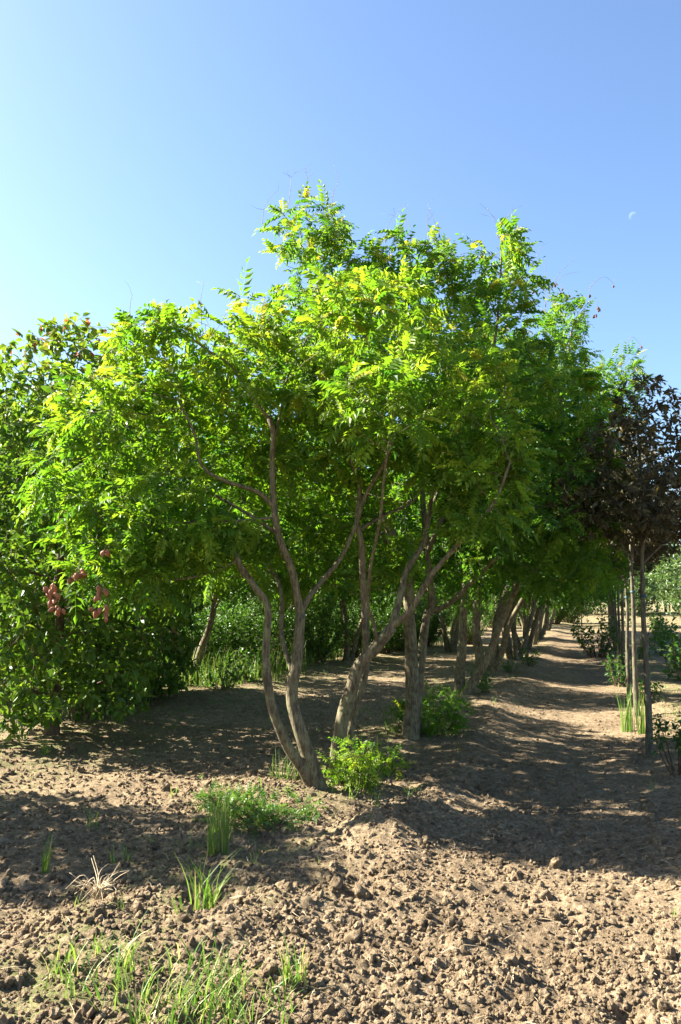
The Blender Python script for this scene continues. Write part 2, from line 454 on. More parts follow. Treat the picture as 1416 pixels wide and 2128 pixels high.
def grow_tree(seed, polylines, lobes, natt, bark, step=0.12, kill=0.2, infl=0.9, tip=0.0022, trunk_sides=14, up=0.12, cap=9000):
    """polylines: (points, r0, r1, parent index or None). Returns trunk meshes, limb meshes, twig mesh and the shoot nodes"""
    rng = np.random.default_rng(seed)
    pos, par, man = [], [], []
    rngs, solid = [], []
    for k, (pts, r0, r1, parent) in enumerate(polylines):
        pts = np.asarray(pts, float)
        if parent is not None:
            a, b = rngs[parent]
            pp = np.array(pos[a:b]); j = a + int(((pp - pts[0]) ** 2).sum(1).argmin())
            pts = np.vstack([pos[j], pts[1:]]) if len(pts) > 1 else pts
        c = catmull(pts, 0.07)
        L = np.concatenate([[0], np.cumsum(np.linalg.norm(np.diff(c, axis=0), axis=1))]); L /= L[-1]
        rr = r0 + (r1 - r0) * L ** 0.85
        if parent is None:
            rr = rr * (1 + 0.35 * np.exp(-L * 14))
        st = len(pos)
        for i in range(len(c)):
            if i == 0 and parent is not None: par_i = j
            elif i == 0: par_i = -1
            else: par_i = len(pos) - 1
            pos.append(c[i]); par.append(par_i); man.append(rr[i])
        rngs.append((st, len(pos)))
        solid.append((parent is None, *tube(c, rr, trunk_sides if r0 > 0.02 else 7, rng, 0.15 if r0 > 0.02 else 0.1)))
    nm = len(pos)
    att = ellipsoid_points(rng, lobes, natt)
    Pn, par, nch = colonize(rng, pos, par, att, step=step, kill=kill, infl=infl, up=up, cap=cap)
    n = len(Pn)
    rad = np.zeros(n)
    E = 2.3
    acc = np.zeros(n)
    kids = [[] for _ in range(n)]
    for i in range(n - 1, -1, -1):
        if i < nm: rad[i] = man[i]
        else: rad[i] = max(tip, acc[i] ** (1 / E))
        p = par[i]
        if p >= 0:
            acc[p] += rad[i] ** E
            if i >= nm: kids[p].append(i)
    for i in range(nm, n):
        rad[i] = min(rad[i], rad[par[i]] * 0.92 if par[i] < nm else rad[par[i]])
    twigs = []
    starts = [(p, c) for p in range(nm) for c in kids[p]]
    while starts:
        p, c = starts.pop()
        chain = [p, c]; 
        while kids[chain[-1]]:
            ks = sorted(kids[chain[-1]], key=lambda q: -rad[q])
            for o2 in ks[1:]: starts.append((chain[-1], o2))
            chain.append(ks[0])
        rr = rad[chain].copy(); rr[0] = rr[1]
        twigs.append(tube(Pn[chain], rr, 6 if rr[0] > 0.009 else (4 if rr[0] > 0.004 else 3)))
    trunks = [new_mesh("trunk", v, t, None, bark, True) for s, v, t in solid if s]
    limbs = [new_mesh("limb", v, t, None, bark, True) for s, v, t in solid if not s]
    tw = new_mesh("twigs", *join(twigs), None, bark, True) if twigs else None
    dirs = np.zeros((n, 3)); ok = par >= 0
    dirs[ok] = Pn[ok] - Pn[par[ok]]
    dirs /= np.linalg.norm(dirs, axis=1)[:, None] + 1e-9
    tipm = np.array([len(k) == 0 for k in kids]); tipm[:nm] = False
    return trunks, limbs, tw, Pn, dirs, rad, tipm, nm

# ------------------------------------------------------------------ plants: leaves
def leaflet(b, d, nrm, L, W, fold=0.25):
    """pointed leaflet, folded along the midrib"""
    d = d / np.linalg.norm(d); s = np.cross(nrm, d); s /= np.linalg.norm(s) + 1e-9; nn = np.cross(d, s)
    f = nn * W * fold
    v = [b, b + d * L * 0.40 + s * W * 0.5 + f, b + d * L * 0.40 - s * W * 0.5 + f, b + d * L * 0.55 - nn * L * 0.03, b + d * L - nn * L * 0.14]
    t = [(0, 3, 1), (0, 2, 3), (1, 3, 4), (2, 4, 3)]
    return np.array(v), np.array(t)
def oval(b, d, nrm, L, W, fold=0.25):
    d = d / np.linalg.norm(d); s = np.cross(nrm, d); s /= np.linalg.norm(s) + 1e-9; nn = np.cross(d, s)
    f = nn * W * fold
    v = [b, b + d * L * 0.30 + s * W * 0.48 + f, b + d * L * 0.30 - s * W * 0.48 + f, b + d * L * 0.5 - nn * L * 0.02,
         b + d * L * 0.68 + s * W * 0.38 + f * 0.6 - nn * L * 0.05, b + d * L * 0.68 - s * W * 0.38 + f * 0.6 - nn * L * 0.05, b + d * L - nn * L * 0.16]
    t = [(0, 3, 1), (0, 2, 3), (1, 3, 4), (2, 5, 3), (4, 3, 6), (3, 5, 6)]
    return np.array(v), np.array(t)
def pinnate(rng, pairs=6, L=0.27, ll=0.075, lw=0.030, droop=0.35):
    parts = []
    def rach(u):
        return np.array([L * u * (1 - 0.1 * u * droop), 0.012 * math.sin(u * 3), L * (0.10 * u - droop * u * u)])
    us = np.linspace(0, 1, 3)
    pts = np.array([rach(u) for u in us])
    w = np.array([0.0022, 0.0016, 0.0008])
    v = np.vstack([pts + np.array([0, 1, 0]) * w[:, None], pts - np.array([0, 1, 0]) * w[:, None]])
    t = []
    for i in range(2): t += [(i, i + 1, 4 + i), (i, 4 + i, 3 + i)]
    parts.append((v, np.array(t)))
    for k in range(pairs + 1):
        u = 0.22 + 0.78 * k / pairs
        b = rach(u); tg = rach(min(1, u + 0.02)) - rach(u - 0.02); tg /= np.linalg.norm(tg)
        size = (0.72 + 0.42 * math.sin(math.pi * (0.25 + 0.62 * k / pairs))) * rng.uniform(0.88, 1.1)
        if k == pairs:
            parts.append(leaflet(b, tg + np.array([0, 0, -0.15]), np.array([0, 0, 1.0]), ll * size, lw * size)); continue
        for sd_ in (-1, 1):
            d = tg * rng.uniform(0.35, 0.6) + np.array([0, sd_ * 1.0, 0]) + np.array([0, 0, -rng.uniform(0.10, 0.55)])
            nn = np.array([rng.normal() * 0.2, sd_ * rng.uniform(0.1, 0.4), 1.0])
            parts.append(leaflet(b, d, nn, ll * size, lw * size, rng.uniform(0.1, 0.4)))
    return join(parts)
def simple_leaf(rng, L=0.10, W=0.06, pet=0.02, droop=0.3):
    b = np.array([pet, 0, 0]); d = np.array([1, 0, -droop])
    v, t = oval(b, d, np.array([0, 0, 1.0]), L, W, rng.uniform(0.1, 0.35))
    return v, t
def frames(d, up, roll):
    """rotation matrices with x along d, z close to up, rolled"""
    x = d / (np.linalg.norm(d, axis=1)[:, None] + 1e-9)
    y = np.cross(up, x); y /= np.linalg.norm(y, axis=1)[:, None] + 1e-9
    z = np.cross(x, y)
    c, s = np.cos(roll)[:, None], np.sin(roll)[:, None]
    y2 = y * c + z * s; z2 = np.cross(x, y2)
    return np.stack([x, y2, z2], -1)
def scatter(templates, tid, org, R, sc, tint, young):
    vs, ts, a1, a2, k = [], [], [], [], 0
    for q, (tv, tt) in enumerate(templates):
        m = np.nonzero(tid == q)[0]
        if len(m) == 0: continue
        v = np.einsum('mij,vj->mvi', R[m] * sc[m][:, None, None], tv) + org[m][:, None]
        t = tt[None] + (np.arange(len(m)) * len(tv))[:, None, None] + k
        vs.append(v.reshape(-1, 3)); ts.append(t.reshape(-1, 3)); k += len(m) * len(tv)
        a1.append(np.repeat(tint[m], len(tv))); a2.append(np.repeat(young[m], len(tv)))
    return np.vstack(vs), np.vstack(ts), np.concatenate(a1), np.concatenate(a2)
def leaf_spots(rng, Pn, dirs, rad, tipm, nm, per_tip, per_node, thin, spread=0.95, upb=0.12, tipbias=0.45):
    """leaves in a spiral on every shoot tip and singly along the thin wood"""
    O, D, A = [], [], []
    tips = np.nonzero(tipm)[0]
    for arr, cnt, istip in ((tips, per_tip, True), (np.nonzero((~tipm) & (rad < thin) & (np.arange(len(Pn)) >= nm))[0], per_node, False)):
        if len(arr) == 0: continue
        c = rng.poisson(cnt, len(arr)) if not istip else np.maximum(2, rng.poisson(cnt, len(arr)))
        idx = np.repeat(arr, c)
        order = np.concatenate([np.arange(q) for q in c]) if len(idx) else np.zeros(0)
        tot = np.repeat(c, c)
        d = dirs[idx]
        rnd = rng.normal(size=d.shape); rnd -= (rnd * d).sum(1)[:, None] * d
        rnd /= np.linalg.norm(rnd, axis=1)[:, None] + 1e-9
        age = (order + 1) / (tot + 1) if istip else np.ones(len(idx))
        al = (tipbias + (1 - age) * 0.8)[:, None] if istip else np.full((len(idx), 1), 0.35)
        dd = d * al + rnd * spread + np.array([0, 0, upb])
        O.append(Pn[idx] - d * (age * 0.12)[:, None] if istip else Pn[idx] - d * rng.random((len(idx), 1)) * 0.08)
        D.append(dd); A.append(age if istip else np.ones(len(idx)) * 1.2)
    return np.vstack(O), np.vstack(D), np.concatenate(A)

RT = np.random.default_rng(3)
T_PIN = [pinnate(RT, int(p), L, ll, lw, dr) for p, L, ll, lw, dr in
         ((5, .24, .080, .037, .30), (5, .23, .078, .036, .50), (6, .28, .076, .035, .40), (5, .24, .075, .036, .70), (4, .20, .080, .038, .15), (5, .26, .084, .037, .85))]
T_PINL = [pinnate(RT, int(p), L, ll, lw, dr) for p, L, ll, lw, dr in ((4, .25, .085, .036, .35), (4, .23, .088, .037, .55), (5, .28, .082, .035, .25))]
T_BROAD = [simple_leaf(RT, L, W, .02, dr) for L, W, dr in ((.115, .066, .35), (.10, .060, .7), (.125, .068, .15), (.09, .055, 1.0))]
T_COP = [simple_leaf(RT, L, W, .012, dr) for L, W, dr in ((.085, .034, .5), (.075, .030, .9), (.09, .034, .2))]
T_SMALL = [simple_leaf(RT, L, W, .01, dr) for L, W, dr in ((.075, .042, .3), (.065, .038, .7), (.08, .045, .1))]

def dress(rng, root, templates, mat, O, D, A, crown_tint=(0.15, 0.75), young_k=0.6, part_n=0, part_name='leaf', zlo=1.0, zhi=5.0, scale=(0.8, 1.15), roll=0.45, world_loc=None, youngz=True):
    n = len(O)
    up = np.tile([0, 0, 1.0], (n, 1)) + rng.normal(size=(n, 3)) * 0.25
    R = frames(D, up, rng.normal(size=n) * roll)
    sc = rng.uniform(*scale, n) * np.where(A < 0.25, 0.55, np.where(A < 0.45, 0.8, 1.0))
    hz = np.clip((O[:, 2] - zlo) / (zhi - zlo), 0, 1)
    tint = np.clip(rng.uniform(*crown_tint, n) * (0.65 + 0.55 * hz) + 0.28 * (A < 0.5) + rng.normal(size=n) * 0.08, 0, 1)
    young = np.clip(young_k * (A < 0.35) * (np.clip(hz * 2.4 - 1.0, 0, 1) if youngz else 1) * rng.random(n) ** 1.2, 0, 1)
    tid = rng.integers(0, len(templates), n)
    keep = np.ones(n, bool)
    leaves = []
    if part_n and world_loc is not None:
        wp = O + np.asarray(world_loc)
        fx, fy = proj(wp)
        depth = wp[:, 1]
        vis = (fx > 5) & (fx < 1411) & (fy > 5) & (fy < 1700)
        # those that show largest: nearest the camera on the outside of the crown
        cell = {}
        for i in np.nonzero(vis)[0]:
            key = (int(fx[i] // 45), int(fy[i] // 38))
            if key not in cell or depth[i] < depth[cell[key]]: cell[key] = i
        cand = sorted(cell.values(), key=lambda i: depth[i])[:part_n]
        keep[cand] = False
        lib = {}
        for i in cand:
            tq = round(float(tint[i]) * 3) / 3; yq = round(float(young[i]) * 2) / 2
            key = (int(tid[i]), tq, yq)
            if key not in lib:
                tv, tt = templates[key[0]]
                lib[key] = new_mesh(part_name, tv, tt, {'tint': np.full(len(tv), tq), 'young': np.full(len(tv), yq)}, mat)
            o = bpy.data.objects.new(part_name, lib[key]); COL.objects.link(o); o.parent = root
            from mathutils import Matrix
            mx = Matrix(R[i].tolist()).to_4x4()
            for q in range(3):
                for r_ in range(3): mx[q][r_] *= float(sc[i])
                mx[q][3] = float(O[i][q])
            o.matrix_local = mx
    v, t, a1, a2 = scatter(templates, tid[keep], O[keep], R[keep], sc[keep], tint[keep], young[keep])
    c = obj("crown", new_mesh("crown", v, t, {'tint': a1, 'young': a2}, mat), root)
    c['kind'] = 'stuff'
    return c

def add_wood(root, trunks, limbs, tw):
    for t in trunks: obj("trunk", t, root)
    for l in limbs: obj("limb", l, root)
    if tw: obj("twigs", tw, root)["kind"] = "stuff"

def pod_mesh(rng, r=0.024):
    """three-sided papery bladder pod hanging point down"""
    n, m = 9, 7
    v = []
    for i in range(m):
        u = i / (m - 1)
        prof = math.sin(math.pi * min(1, u * 0.92 + 0.06)) ** 0.75 * (1 - 0.25 * u)
        for k in range(n):
            a = 2 * math.pi * k / n
            q = r * prof * (1 + 0.22 * math.cos(3 * a)) * rng.uniform(0.93, 1.07)
            v.append((q * math.cos(a), q * math.sin(a), -u * r * 2.9))
    t = []
    for i in range(m - 1):
        for k in range(n):
            a, b = i * n + k, i * n + (k + 1) % n
            t += [(a, a + n, b), (b, a + n, b + n)]
    return np.array(v), np.array(t)
def add_pods(root, rng, spots, mat, name="seed_pod"):
    """spots: (local position, count, spread): pods hanging on a dry stalk"""
    lib = [new_mesh(name, *pod_mesh(rng, rr), None, mat, True) for rr in (0.017, 0.020, 0.023)]
    for c, n, sp in spots:
        c = np.asarray(c, float)
        parts = [tube(catmull([c + [0.02, 0, sp * 2.2], c + [0.0, 0.01, sp], c - [0.01, 0, sp * 0.8]], 0.05), [0.0022] * len(catmull([c + [0.02, 0, sp * 2.2], c + [0.0, 0.01, sp], c - [0.01, 0, sp * 0.8]], 0.05)), 4)]
        st = obj("pod_stalk", new_mesh("pod_stalk", *join(parts), None, M_TWIG, True), root)
        for k in range(n):
            o = bpy.data.objects.new(name, lib[int(rng.integers(3))]); COL.objects.link(o); o.parent = st
            off = rng.normal(size=3) * np.array([0.6, 0.6, 1.0]) * sp * 0.7
            o.location = tuple(c + off); o.rotation_euler = tuple(rng.normal(size=3) * 0.5)
def add_dead_twigs(root, rng, starts, length=0.45):
    for p in starts:
        p = np.asarray(p, float)
        parts = []
        d = np.array([rng.normal() * 0.25, rng.normal() * 0.25, 1.0]); L = length * rng.uniform(0.6, 1.2)
        pts = [p - [0, 0, 0.15], p + d * L * 0.3, p + d * L * 0.65 + rng.normal(size=3) * 0.03, p + d * L + rng.normal(size=3) * 0.06]
        c = catmull(pts, 0.06); parts.append(tube(c, np.linspace(0.0035, 0.001, len(c)), 4))
        for k in range(int(rng.integers(1, 4))):
            q = c[int(rng.integers(len(c) // 3, len(c)))]
            e = q + np.array([rng.normal(), rng.normal(), 0.5 + rng.random()]) * 0.09
            cc = catmull([q, (q + e) / 2 + rng.normal(size=3) * 0.01, e], 0.05); parts.append(tube(cc, np.linspace(0.0018, 0.0008, len(cc)), 3))
        obj("dead_twig", new_mesh("dead_twig", *join(parts), None, M_TWIG, True), root)

# ------------------------------------------------------------------ the main tree
def px_lobes(lst, base):
    return [(*(P(a, b, D) - base), rx, ry, rz) for a, b, D, rx, ry, rz in lst]
def px_line(lst, base):
    return [P(a, b, D) - base for a, b, D in lst]
BM = np.array([B_MAIN[0], B_MAIN[1], gz(*B_MAIN)])
D0 = float(B_MAIN[1])
lm = [
    (px_line([(672, 1668, D0), (667, 1650, D0), (646, 1583, D0), (622, 1514, D0 - .03), (607, 1445, D0), (618, 1367, D0), (625, 1275, D0 + .05)], BM), .066, .042, None),
    (px_line([(648, 1630, D0 + .02), (632, 1600, D0 - .02), (598, 1551, D0 - .10), (567, 1473, D0 - .18), (556, 1413, D0 - .2), (553, 1344, D0 - .2), (557, 1262, D0 - .2), (534, 1225, D0 - .2), (501, 1179, D0 - .2), (490, 1150, D0 - .2)], BM), .046, .024, None),
    (px_line([(697, 1640, D0 + .35), (699, 1615, D0 + .35), (703, 1551, D0 + .35), (713, 1491, D0 + .34), (731, 1431, D0 + .32), (747, 1384, D0 + .3), (777, 1350, D0 + .25), (814, 1303, D0 + .2)], BM), .066, .048, None),
    (px_line([(716, 1610, D0 + .55), (726, 1528, D0 + .55), (745, 1450, D0 + .55), (759, 1395, D0 + .55), (761, 1321, D0 + .5), (756, 1248, D0 + .5), (752, 1138, D0 + .4), (742, 1087, D0 + .4)], BM), .040, .028, None),
    # limbs of the first stem
    (px_line([(625, 1275, D0 + .05), (607, 1184, D0), (584, 1128, D0 - .05), (570, 1055, D0 - .1), (566, 960, D0 - .1), (568, 900, D0 - .1), (560, 870, D0 - .1)], BM), .036, .020, 0),
    (px_line([(625, 1275, D0 + .05), (640, 1245, D0 + .1), (660, 1218, D0 + .2), (708, 1160, D0 + .3), (738, 1095, D0 + .3), (760, 1030, D0 + .3), (800, 960, D0 + .2), (830, 880, D0 + .1)], BM), .026, .012, 0),
    (px_line([(570, 1060, D0 - .1), (535, 1022, D0 - .2), (470, 1000, D0 - .3), (420, 968, D0 - .4), (404, 900, D0 - .4), (370, 830, D0 - .4)], BM), .020, .008, 4),
    (px_line([(575, 1105, D0 - .1), (524, 1073, D0), (442, 1027, D0 + .2), (377, 1005, D0 + .3), (320, 940, D0 + .3), (250, 880, D0 + .3)], BM), .017, .007, 4),
    (px_line([(560, 870, D0 - .1), (520, 820, D0 - .2), (480, 760, D0 - .3), (420, 720, D0 - .4), (362, 670, D0 - .4), (325, 640, D0 - .4)], BM), .014, .005, 4),
    (px_line([(566, 930, D0 - .1), (585, 850, D0 + .1), (600, 780, D0 + .2), (640, 700, D0 + .3)], BM), .014, .006, 4),
    (px_line([(560, 1085, D0), (500, 1082, D0 - .2), (400, 1085, D0 - .4), (310, 1090, D0 - .5), (250, 1110, D0 - .5)], BM), .011, .005, 4),
    (px_line([(497, 1160, D0 - .2), (440, 1190, D0 - .3), (360, 1205, D0 - .35), (250, 1208, D0 - .4), (150, 1205, D0 - .4)], BM), .010, .004, 1),
    # limbs of the other stems
    (px_line([(814, 1303, D0 + .2), (832, 1239, D0 + .25), (846, 1184, D0 + .3), (882, 1124, D0 + .4), (900, 1020, D0 + .5), (930, 920, D0 + .4)], BM), .034, .012, 2),
    (px_line([(814, 1303, D0 + .2), (855, 1266, D0 + .1), (892, 1202, D0), (938, 1147, D0 - .1), (984, 1096, D0 - .2), (1030, 1040, D0 - .3), (1060, 960, D0 - .3)], BM), .030, .010, 2),
    (px_line([(785, 1340, D0 + .25), (775, 1290, D0 + .2), (765, 1257, D0 + .1), (770, 1180, D0 - .2), (790, 1080, D0 - .5), (800, 980, D0 - .8), (815, 880, D0 - 1.0)], BM), .018, .007, 2),
    (px_line([(742, 1087, D0 + .4), (745, 1000, D0 + .4), (700, 900, D0 + .4), (690, 820, D0 + .4), (760, 700, D0 + .3), (775, 640, D0 + .2)], BM), .024, .008, 3),
    (px_line([(742, 1095, D0 + .4), (800, 1070, D0 + .6), (860, 1040, D0 + .9), (900, 980, D0 + 1.1)], BM), .016, .007, 3),
    (px_line([(593, 1404, D0 + .03), (586, 1321, D0 + .15), (584, 1229, D0 + .25), (552, 1156, D0 + .4), (520, 1080, D0 + .6), (500, 1000, D0 + .8), (520, 900, D0 + 1.0)], BM), .022, .010, 0),
]
lobes_main = px_lobes([
    (300, 1070, D0 - .1, .62, .7, .33), (255, 880, D0, .62, .7, .50), (360, 745, D0, .55, .7, .42), (560, 760, D0 + .1, .75, .8, .55),
    (775, 700, D0, .62, .8, .52), (940, 830, D0 - .1, .55, .7, .50), (680, 930, D0 + .5, .8, .6, .42), (1000, 960, D0, .50, .7, .40),
    (230, 1170, D0 - .3, .40, .5, .16), (520, 1150, D0 + .3, .4, .4, .18), (300, 1240, D0 - .1, .35, .4, .12), (800, 830, D0 - .9, .45, .4, .4), (620, 850, D0 + 1.0, .7, .4, .5),
    (420, 1130, D0, .60, .7, .26), (1010, 1070, D0 - .1, .38, .4, .22), (330, 1190, D0 - .2, .42, .5, .17), (520, 1110, D0 + .9, .7, .5, .35), (690, 1060, D0 + 1.3, .8, .5, .35), (480, 1180, D0 + 1.0, .6, .5, .25), (640, 1190, D0 + 1.4, .6, .5, .25), (780, 1160, D0 + 1.3, .6, .5, .28), (200, 1090, D0 + .2, .35, .5, .22), (130, 1010, D0, .32, .5, .3), (470, 880, D0 + .8, .8, .6, .6), (850, 900, D0 + .7, .5, .4, .4)], BM)
RAINLAB = 'golden rain trees planted in rows'
t_main = thing("golden_rain_tree", BM, 'broad multi-stemmed tree with feathery yellow-green leaves and reddish pods, two pairs of stems leaning apart', 'tree', RAINLAB)
rg = np.random.default_rng(21)
tr, li, tw, Pn, dirs, rad, tipm, nm = grow_tree(21, lm, lobes_main, 4600, M_BARK, step=0.095, kill=0.14, infl=0.8, cap=11000)
add_wood(t_main, tr, li, tw)
O, D, A = leaf_spots(rg, Pn, dirs, rad, tipm, nm, 5.6, 0.55, 0.006)
print("main leaves", len(O), "nodes", len(Pn), "tips", int(tipm.sum()))
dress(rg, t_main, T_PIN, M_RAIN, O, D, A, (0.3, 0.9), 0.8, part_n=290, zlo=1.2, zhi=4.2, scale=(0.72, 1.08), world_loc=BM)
add_pods(t_main, rg, [(P(108, 1235, D0 - .7) - BM, 11, .06), (P(122, 1255, D0 - .7) - BM, 6, .04), (P(165, 1185, D0 - .65) - BM, 8, .05), (P(213, 1228, D0 - .7) - BM, 5, .035), (P(222, 1268, D0 - .7) - BM, 6, .04), (P(218, 1145, D0 - .7) - BM, 3, .03), (P(198, 1270, D0 - .7) - BM, 2, .02)], M_POD)
add_dead_twigs(t_main, rg, [P(270, 640, D0) - BM, P(420, 640, D0) - BM, P(300, 690, D0) - BM], 0.2)

# ------------------------------------------------------------------ the other trees of that row
def row_tree(label, px, py, lines, lob, seed, natt, part_n=0, group=RAINLAB, kill=0.165, per_tip=5.8, per_node=.7, ct=(0.1, 0.7), tmpl=None, scl=(0.78, 1.15)):
    p = G(px, py)[:2]; B = np.array([p[0], p[1], gz(*p)])
    D = float(p[1])
    root = thing("golden_rain_tree", B, label, 'tree', group)
    ll = [([P(a, b, D + dd) - B for a, b, dd in pts], r0, r1, par) for pts, r0, r1, par in lines]
    lo = [(*(P(a, b, D + dd) - B), rx, ry, rz) for a, b, dd, rx, ry, rz in lob]
    r = np.random.default_rng(seed)
    tr, li, tw, Pn, dirs, rad, tipm, nm = grow_tree(seed, ll, lo, natt, M_BARK, step=0.13, kill=kill, infl=1.0, cap=9000)
    add_wood(root, tr, li, tw)
    O, Dd, A = leaf_spots(r, Pn, dirs, rad, tipm, nm, per_tip, per_node, 0.007)
    print(label[:30], "leaves", len(O))
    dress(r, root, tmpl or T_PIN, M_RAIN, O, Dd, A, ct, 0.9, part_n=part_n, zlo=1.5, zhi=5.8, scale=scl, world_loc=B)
    return root, B, D, r
t2, B2, D2, r2 = row_tree('tall tree of feathery leaves with dark fissured twin trunk, beside a low leafy bush', 852, 1540, [
    ([(852, 1560, 0), (852, 1540, 0), (858, 1459, 0), (855, 1367, 0), (851, 1294, 0), (846, 1200, 0), (800, 1080, 0), (740, 950, .1), (680, 800, .2), (650, 620, .2), (640, 480, .2)], .085, .014, None),
    ([(858, 1545, .1), (869, 1436, .15), (878, 1349, .15), (888, 1275, .15), (898, 1255, .15), (890, 1180, .2), (880, 1050, .3), (860, 900, .3), (850, 750, .3), (840, 600, .3)], .06, .012, None),
    ([(890, 1270, .15), (915, 1264, .1), (940, 1250, 0), (990, 1200, -.2), (1060, 1130, -.4), (1120, 1050, -.5)], .034, .010, 1),
    ([(885, 1150, .2), (950, 1000, .1), (1000, 850, 0), (1030, 700, 0), (1042, 540, 0), (1040, 470, 0)], .034, .008, 1),
    ([(846, 1200, 0), (900, 1050, .6), (960, 900, 1.0), (980, 780, 1.2)], .03, .01, 0),
    ([(846, 1190, 0), (780, 1080, -.6), (740, 960, -1.0)], .026, .01, 0),
], [
    (625, 500, .1, .36, .6, .50), (690, 500, .2, .30, .5, .34), (710, 640, 0, .85, .9, .55), (840, 590, .3, .75, .9, .50), (1030, 590, 0, .46, .8, .60), (1000, 760, 0, .75, 1.0, .8),
    (820, 820, 0, 1.1, 1.1, .8), (1120, 850, 0, .65, .9, .65), (1170, 1000, -.1, .62, .9, .42), (1080, 1100, -.2, .8, .9, .35), (620, 720, .5, .55, .9, .6), (700, 980, .2, 1.1, 1.1, .55), (950, 1020, 1.0, 1.2, .8, .7), (1230, 1090, 0, .35, .6, .25), (1150, 1190, -.1, .55, .6, .22), (1000, 1180, .8, .6, .5, .25), (760, 1190, 1.0, .9, .6, .38), (560, 1190, 1.2, .8, .6, .35), (620, 1080, 1.0, .8, .6, .35)],
    33, 4300, 180)
add_dead_twigs(t2, r2, [P(a, b, D2) - B2 for a, b in ((600, 400), (640, 385), (690, 420), (545, 440), (800, 480), (855, 485), (890, 475), (915, 480), (1035, 470), (1045, 480), (1060, 490))], 0.34)
add_pods(t2, r2, [(P(1042, 462, D2) - B2, 4, .03)], M_POD)
t3, B3, D3, r3 = row_tree('feathery-leaved tree with bare arching twigs and dark dry pods, two slim stems beside the path', 955, 1448, [
    ([(950, 1465, 0), (955, 1448, 0), (956, 1400, 0), (962, 1330, 0), (965, 1260, 0), (975, 1150, 0), (1000, 1000, 0), (1020, 850, 0), (1060, 720, 0)], .08, .015, None),
    ([(962, 1455, -.1), (985, 1415, -.1), (1012, 1370, -.1), (1035, 1310, -.1), (1060, 1250, -.1), (1110, 1100, -.1), (1150, 950, -.1), (1170, 800, -.1), (1190, 680, -.1)], .07, .012, None),
    ([(1060, 1250, -.1), (1140, 1130, -.4), (1220, 1040, -.6), (1270, 980, -.6)], .03, .01, 1),
    ([(970, 1200, 0), (930, 1050, .3), (900, 900, .5)], .03, .01, 0),
], [
    (1180, 670, 0, .42, .6, .42), (1205, 660, 0, .25, .4, .3), (1120, 770, 0, .9, 1.0, .7), (1010, 800, 0, 1.1, 1.1, .9), (1200, 900, 0, .8, 1.0, .7), (1060, 980, 0, 1.3, 1.3, .8), (1250, 1030, 0, .65, .9, .5), (1190, 1140, -.2, .8, .9, .4), (900, 950, .2, 1.0, 1.1, .8), (1080, 1140, -.4, .9, .8, .3), (1150, 1215, 0, .7, .8, .22), (1250, 1170, 0, .45, .6, .3), (900, 1150, .6, .9, .7, .35)],
    47, 3600, 60, ct=(0.05, 0.5), tmpl=T_PINL)
add_pods(t3, r3, [(P(a, b, D3) - B3, n, .05) for a, b, n in ((1112, 600, 3), (1152, 592, 2), (1168, 602, 3), (1182, 615, 3), (1242, 640, 3), (1240, 655, 3), (1226, 607, 1), (1276, 592, 1), (1331, 716, 1))], M_PODD)
def arch(root, B, D, pts, r0=.004):
    c = catmull([P(a, b, D) - B for a, b in pts], 0.06)
    obj("bare_twig", new_mesh("bare_twig", *tube(c, np.linspace(r0, .0014, len(c)), 4), None, M_TWIG, True), root)
arch(t3, B3, D3, [(1130, 650), (1145, 600), (1165, 565), (1195, 540)])
arch(t3, B3, D3, [(1140, 610), (1160, 580), (1185, 568), (1205, 565)])
arch(t3, B3, D3, [(1225, 600), (1240, 583), (1258, 575), (1276, 590)])
arch(t3, B3, D3, [(1133, 640), (1132, 580), (1134, 545)])
arch(t3, B3, D3, [(1100, 640), (1100, 600), (1120, 520), (1140, 505)])
t4, B4, D4, r4 = row_tree('feathery-leaved tree with three dark stems fanning from one base beside the path', 1012, 1408, [
    ([(1010, 1420, 0), (1005, 1400, 0), (995, 1350, 0), (990, 1300, 0), (1000, 1200, 0), (1050, 1050, 0), (1120, 900, 0)], .10, .02, None),
    ([(1015, 1420, 0), (1025, 1380, 0), (1030, 1320, 0), (1045, 1250, 0), (1120, 1080, 0), (1200, 930, 0), (1260, 800, 0)], .09, .02, None),
    ([(1020, 1418, 0), (1045, 1350, -.1), (1062, 1290, -.2), (1130, 1180, -.4), (1240, 1050, -.5)], .07, .02, None),
], [
    (1285, 790, 0, .50, .8, .55), (1260, 860, 0, .6, 1.0, .6), (1180, 850, 0, 1.1, 1.2, .9), (1090, 900, 0, 1.3, 1.3, 1.0), (1200, 1000, 0, 1.3, 1.3, .7), (1270, 1000, 0, .6, .9, .6), (1150, 1120, -.2, 1.4, 1.2, .5), (1225, 1180, -.2, .6, .8, .4), (980, 1050, .3, 1.4, 1.2, .8), (1180, 1230, 0, 1.0, 1.0, .3), (1040, 1200, .8, 1.3, .8, .35)],
    59, 3000, 0, ct=(0.05, 0.5), per_tip=4.0, tmpl=T_PINL, scl=(.85, 1.25), kill=.19)
arch(t4, B4, D4, [(1295, 730), (1303, 712), (1315, 700), (1331, 716)], .006)

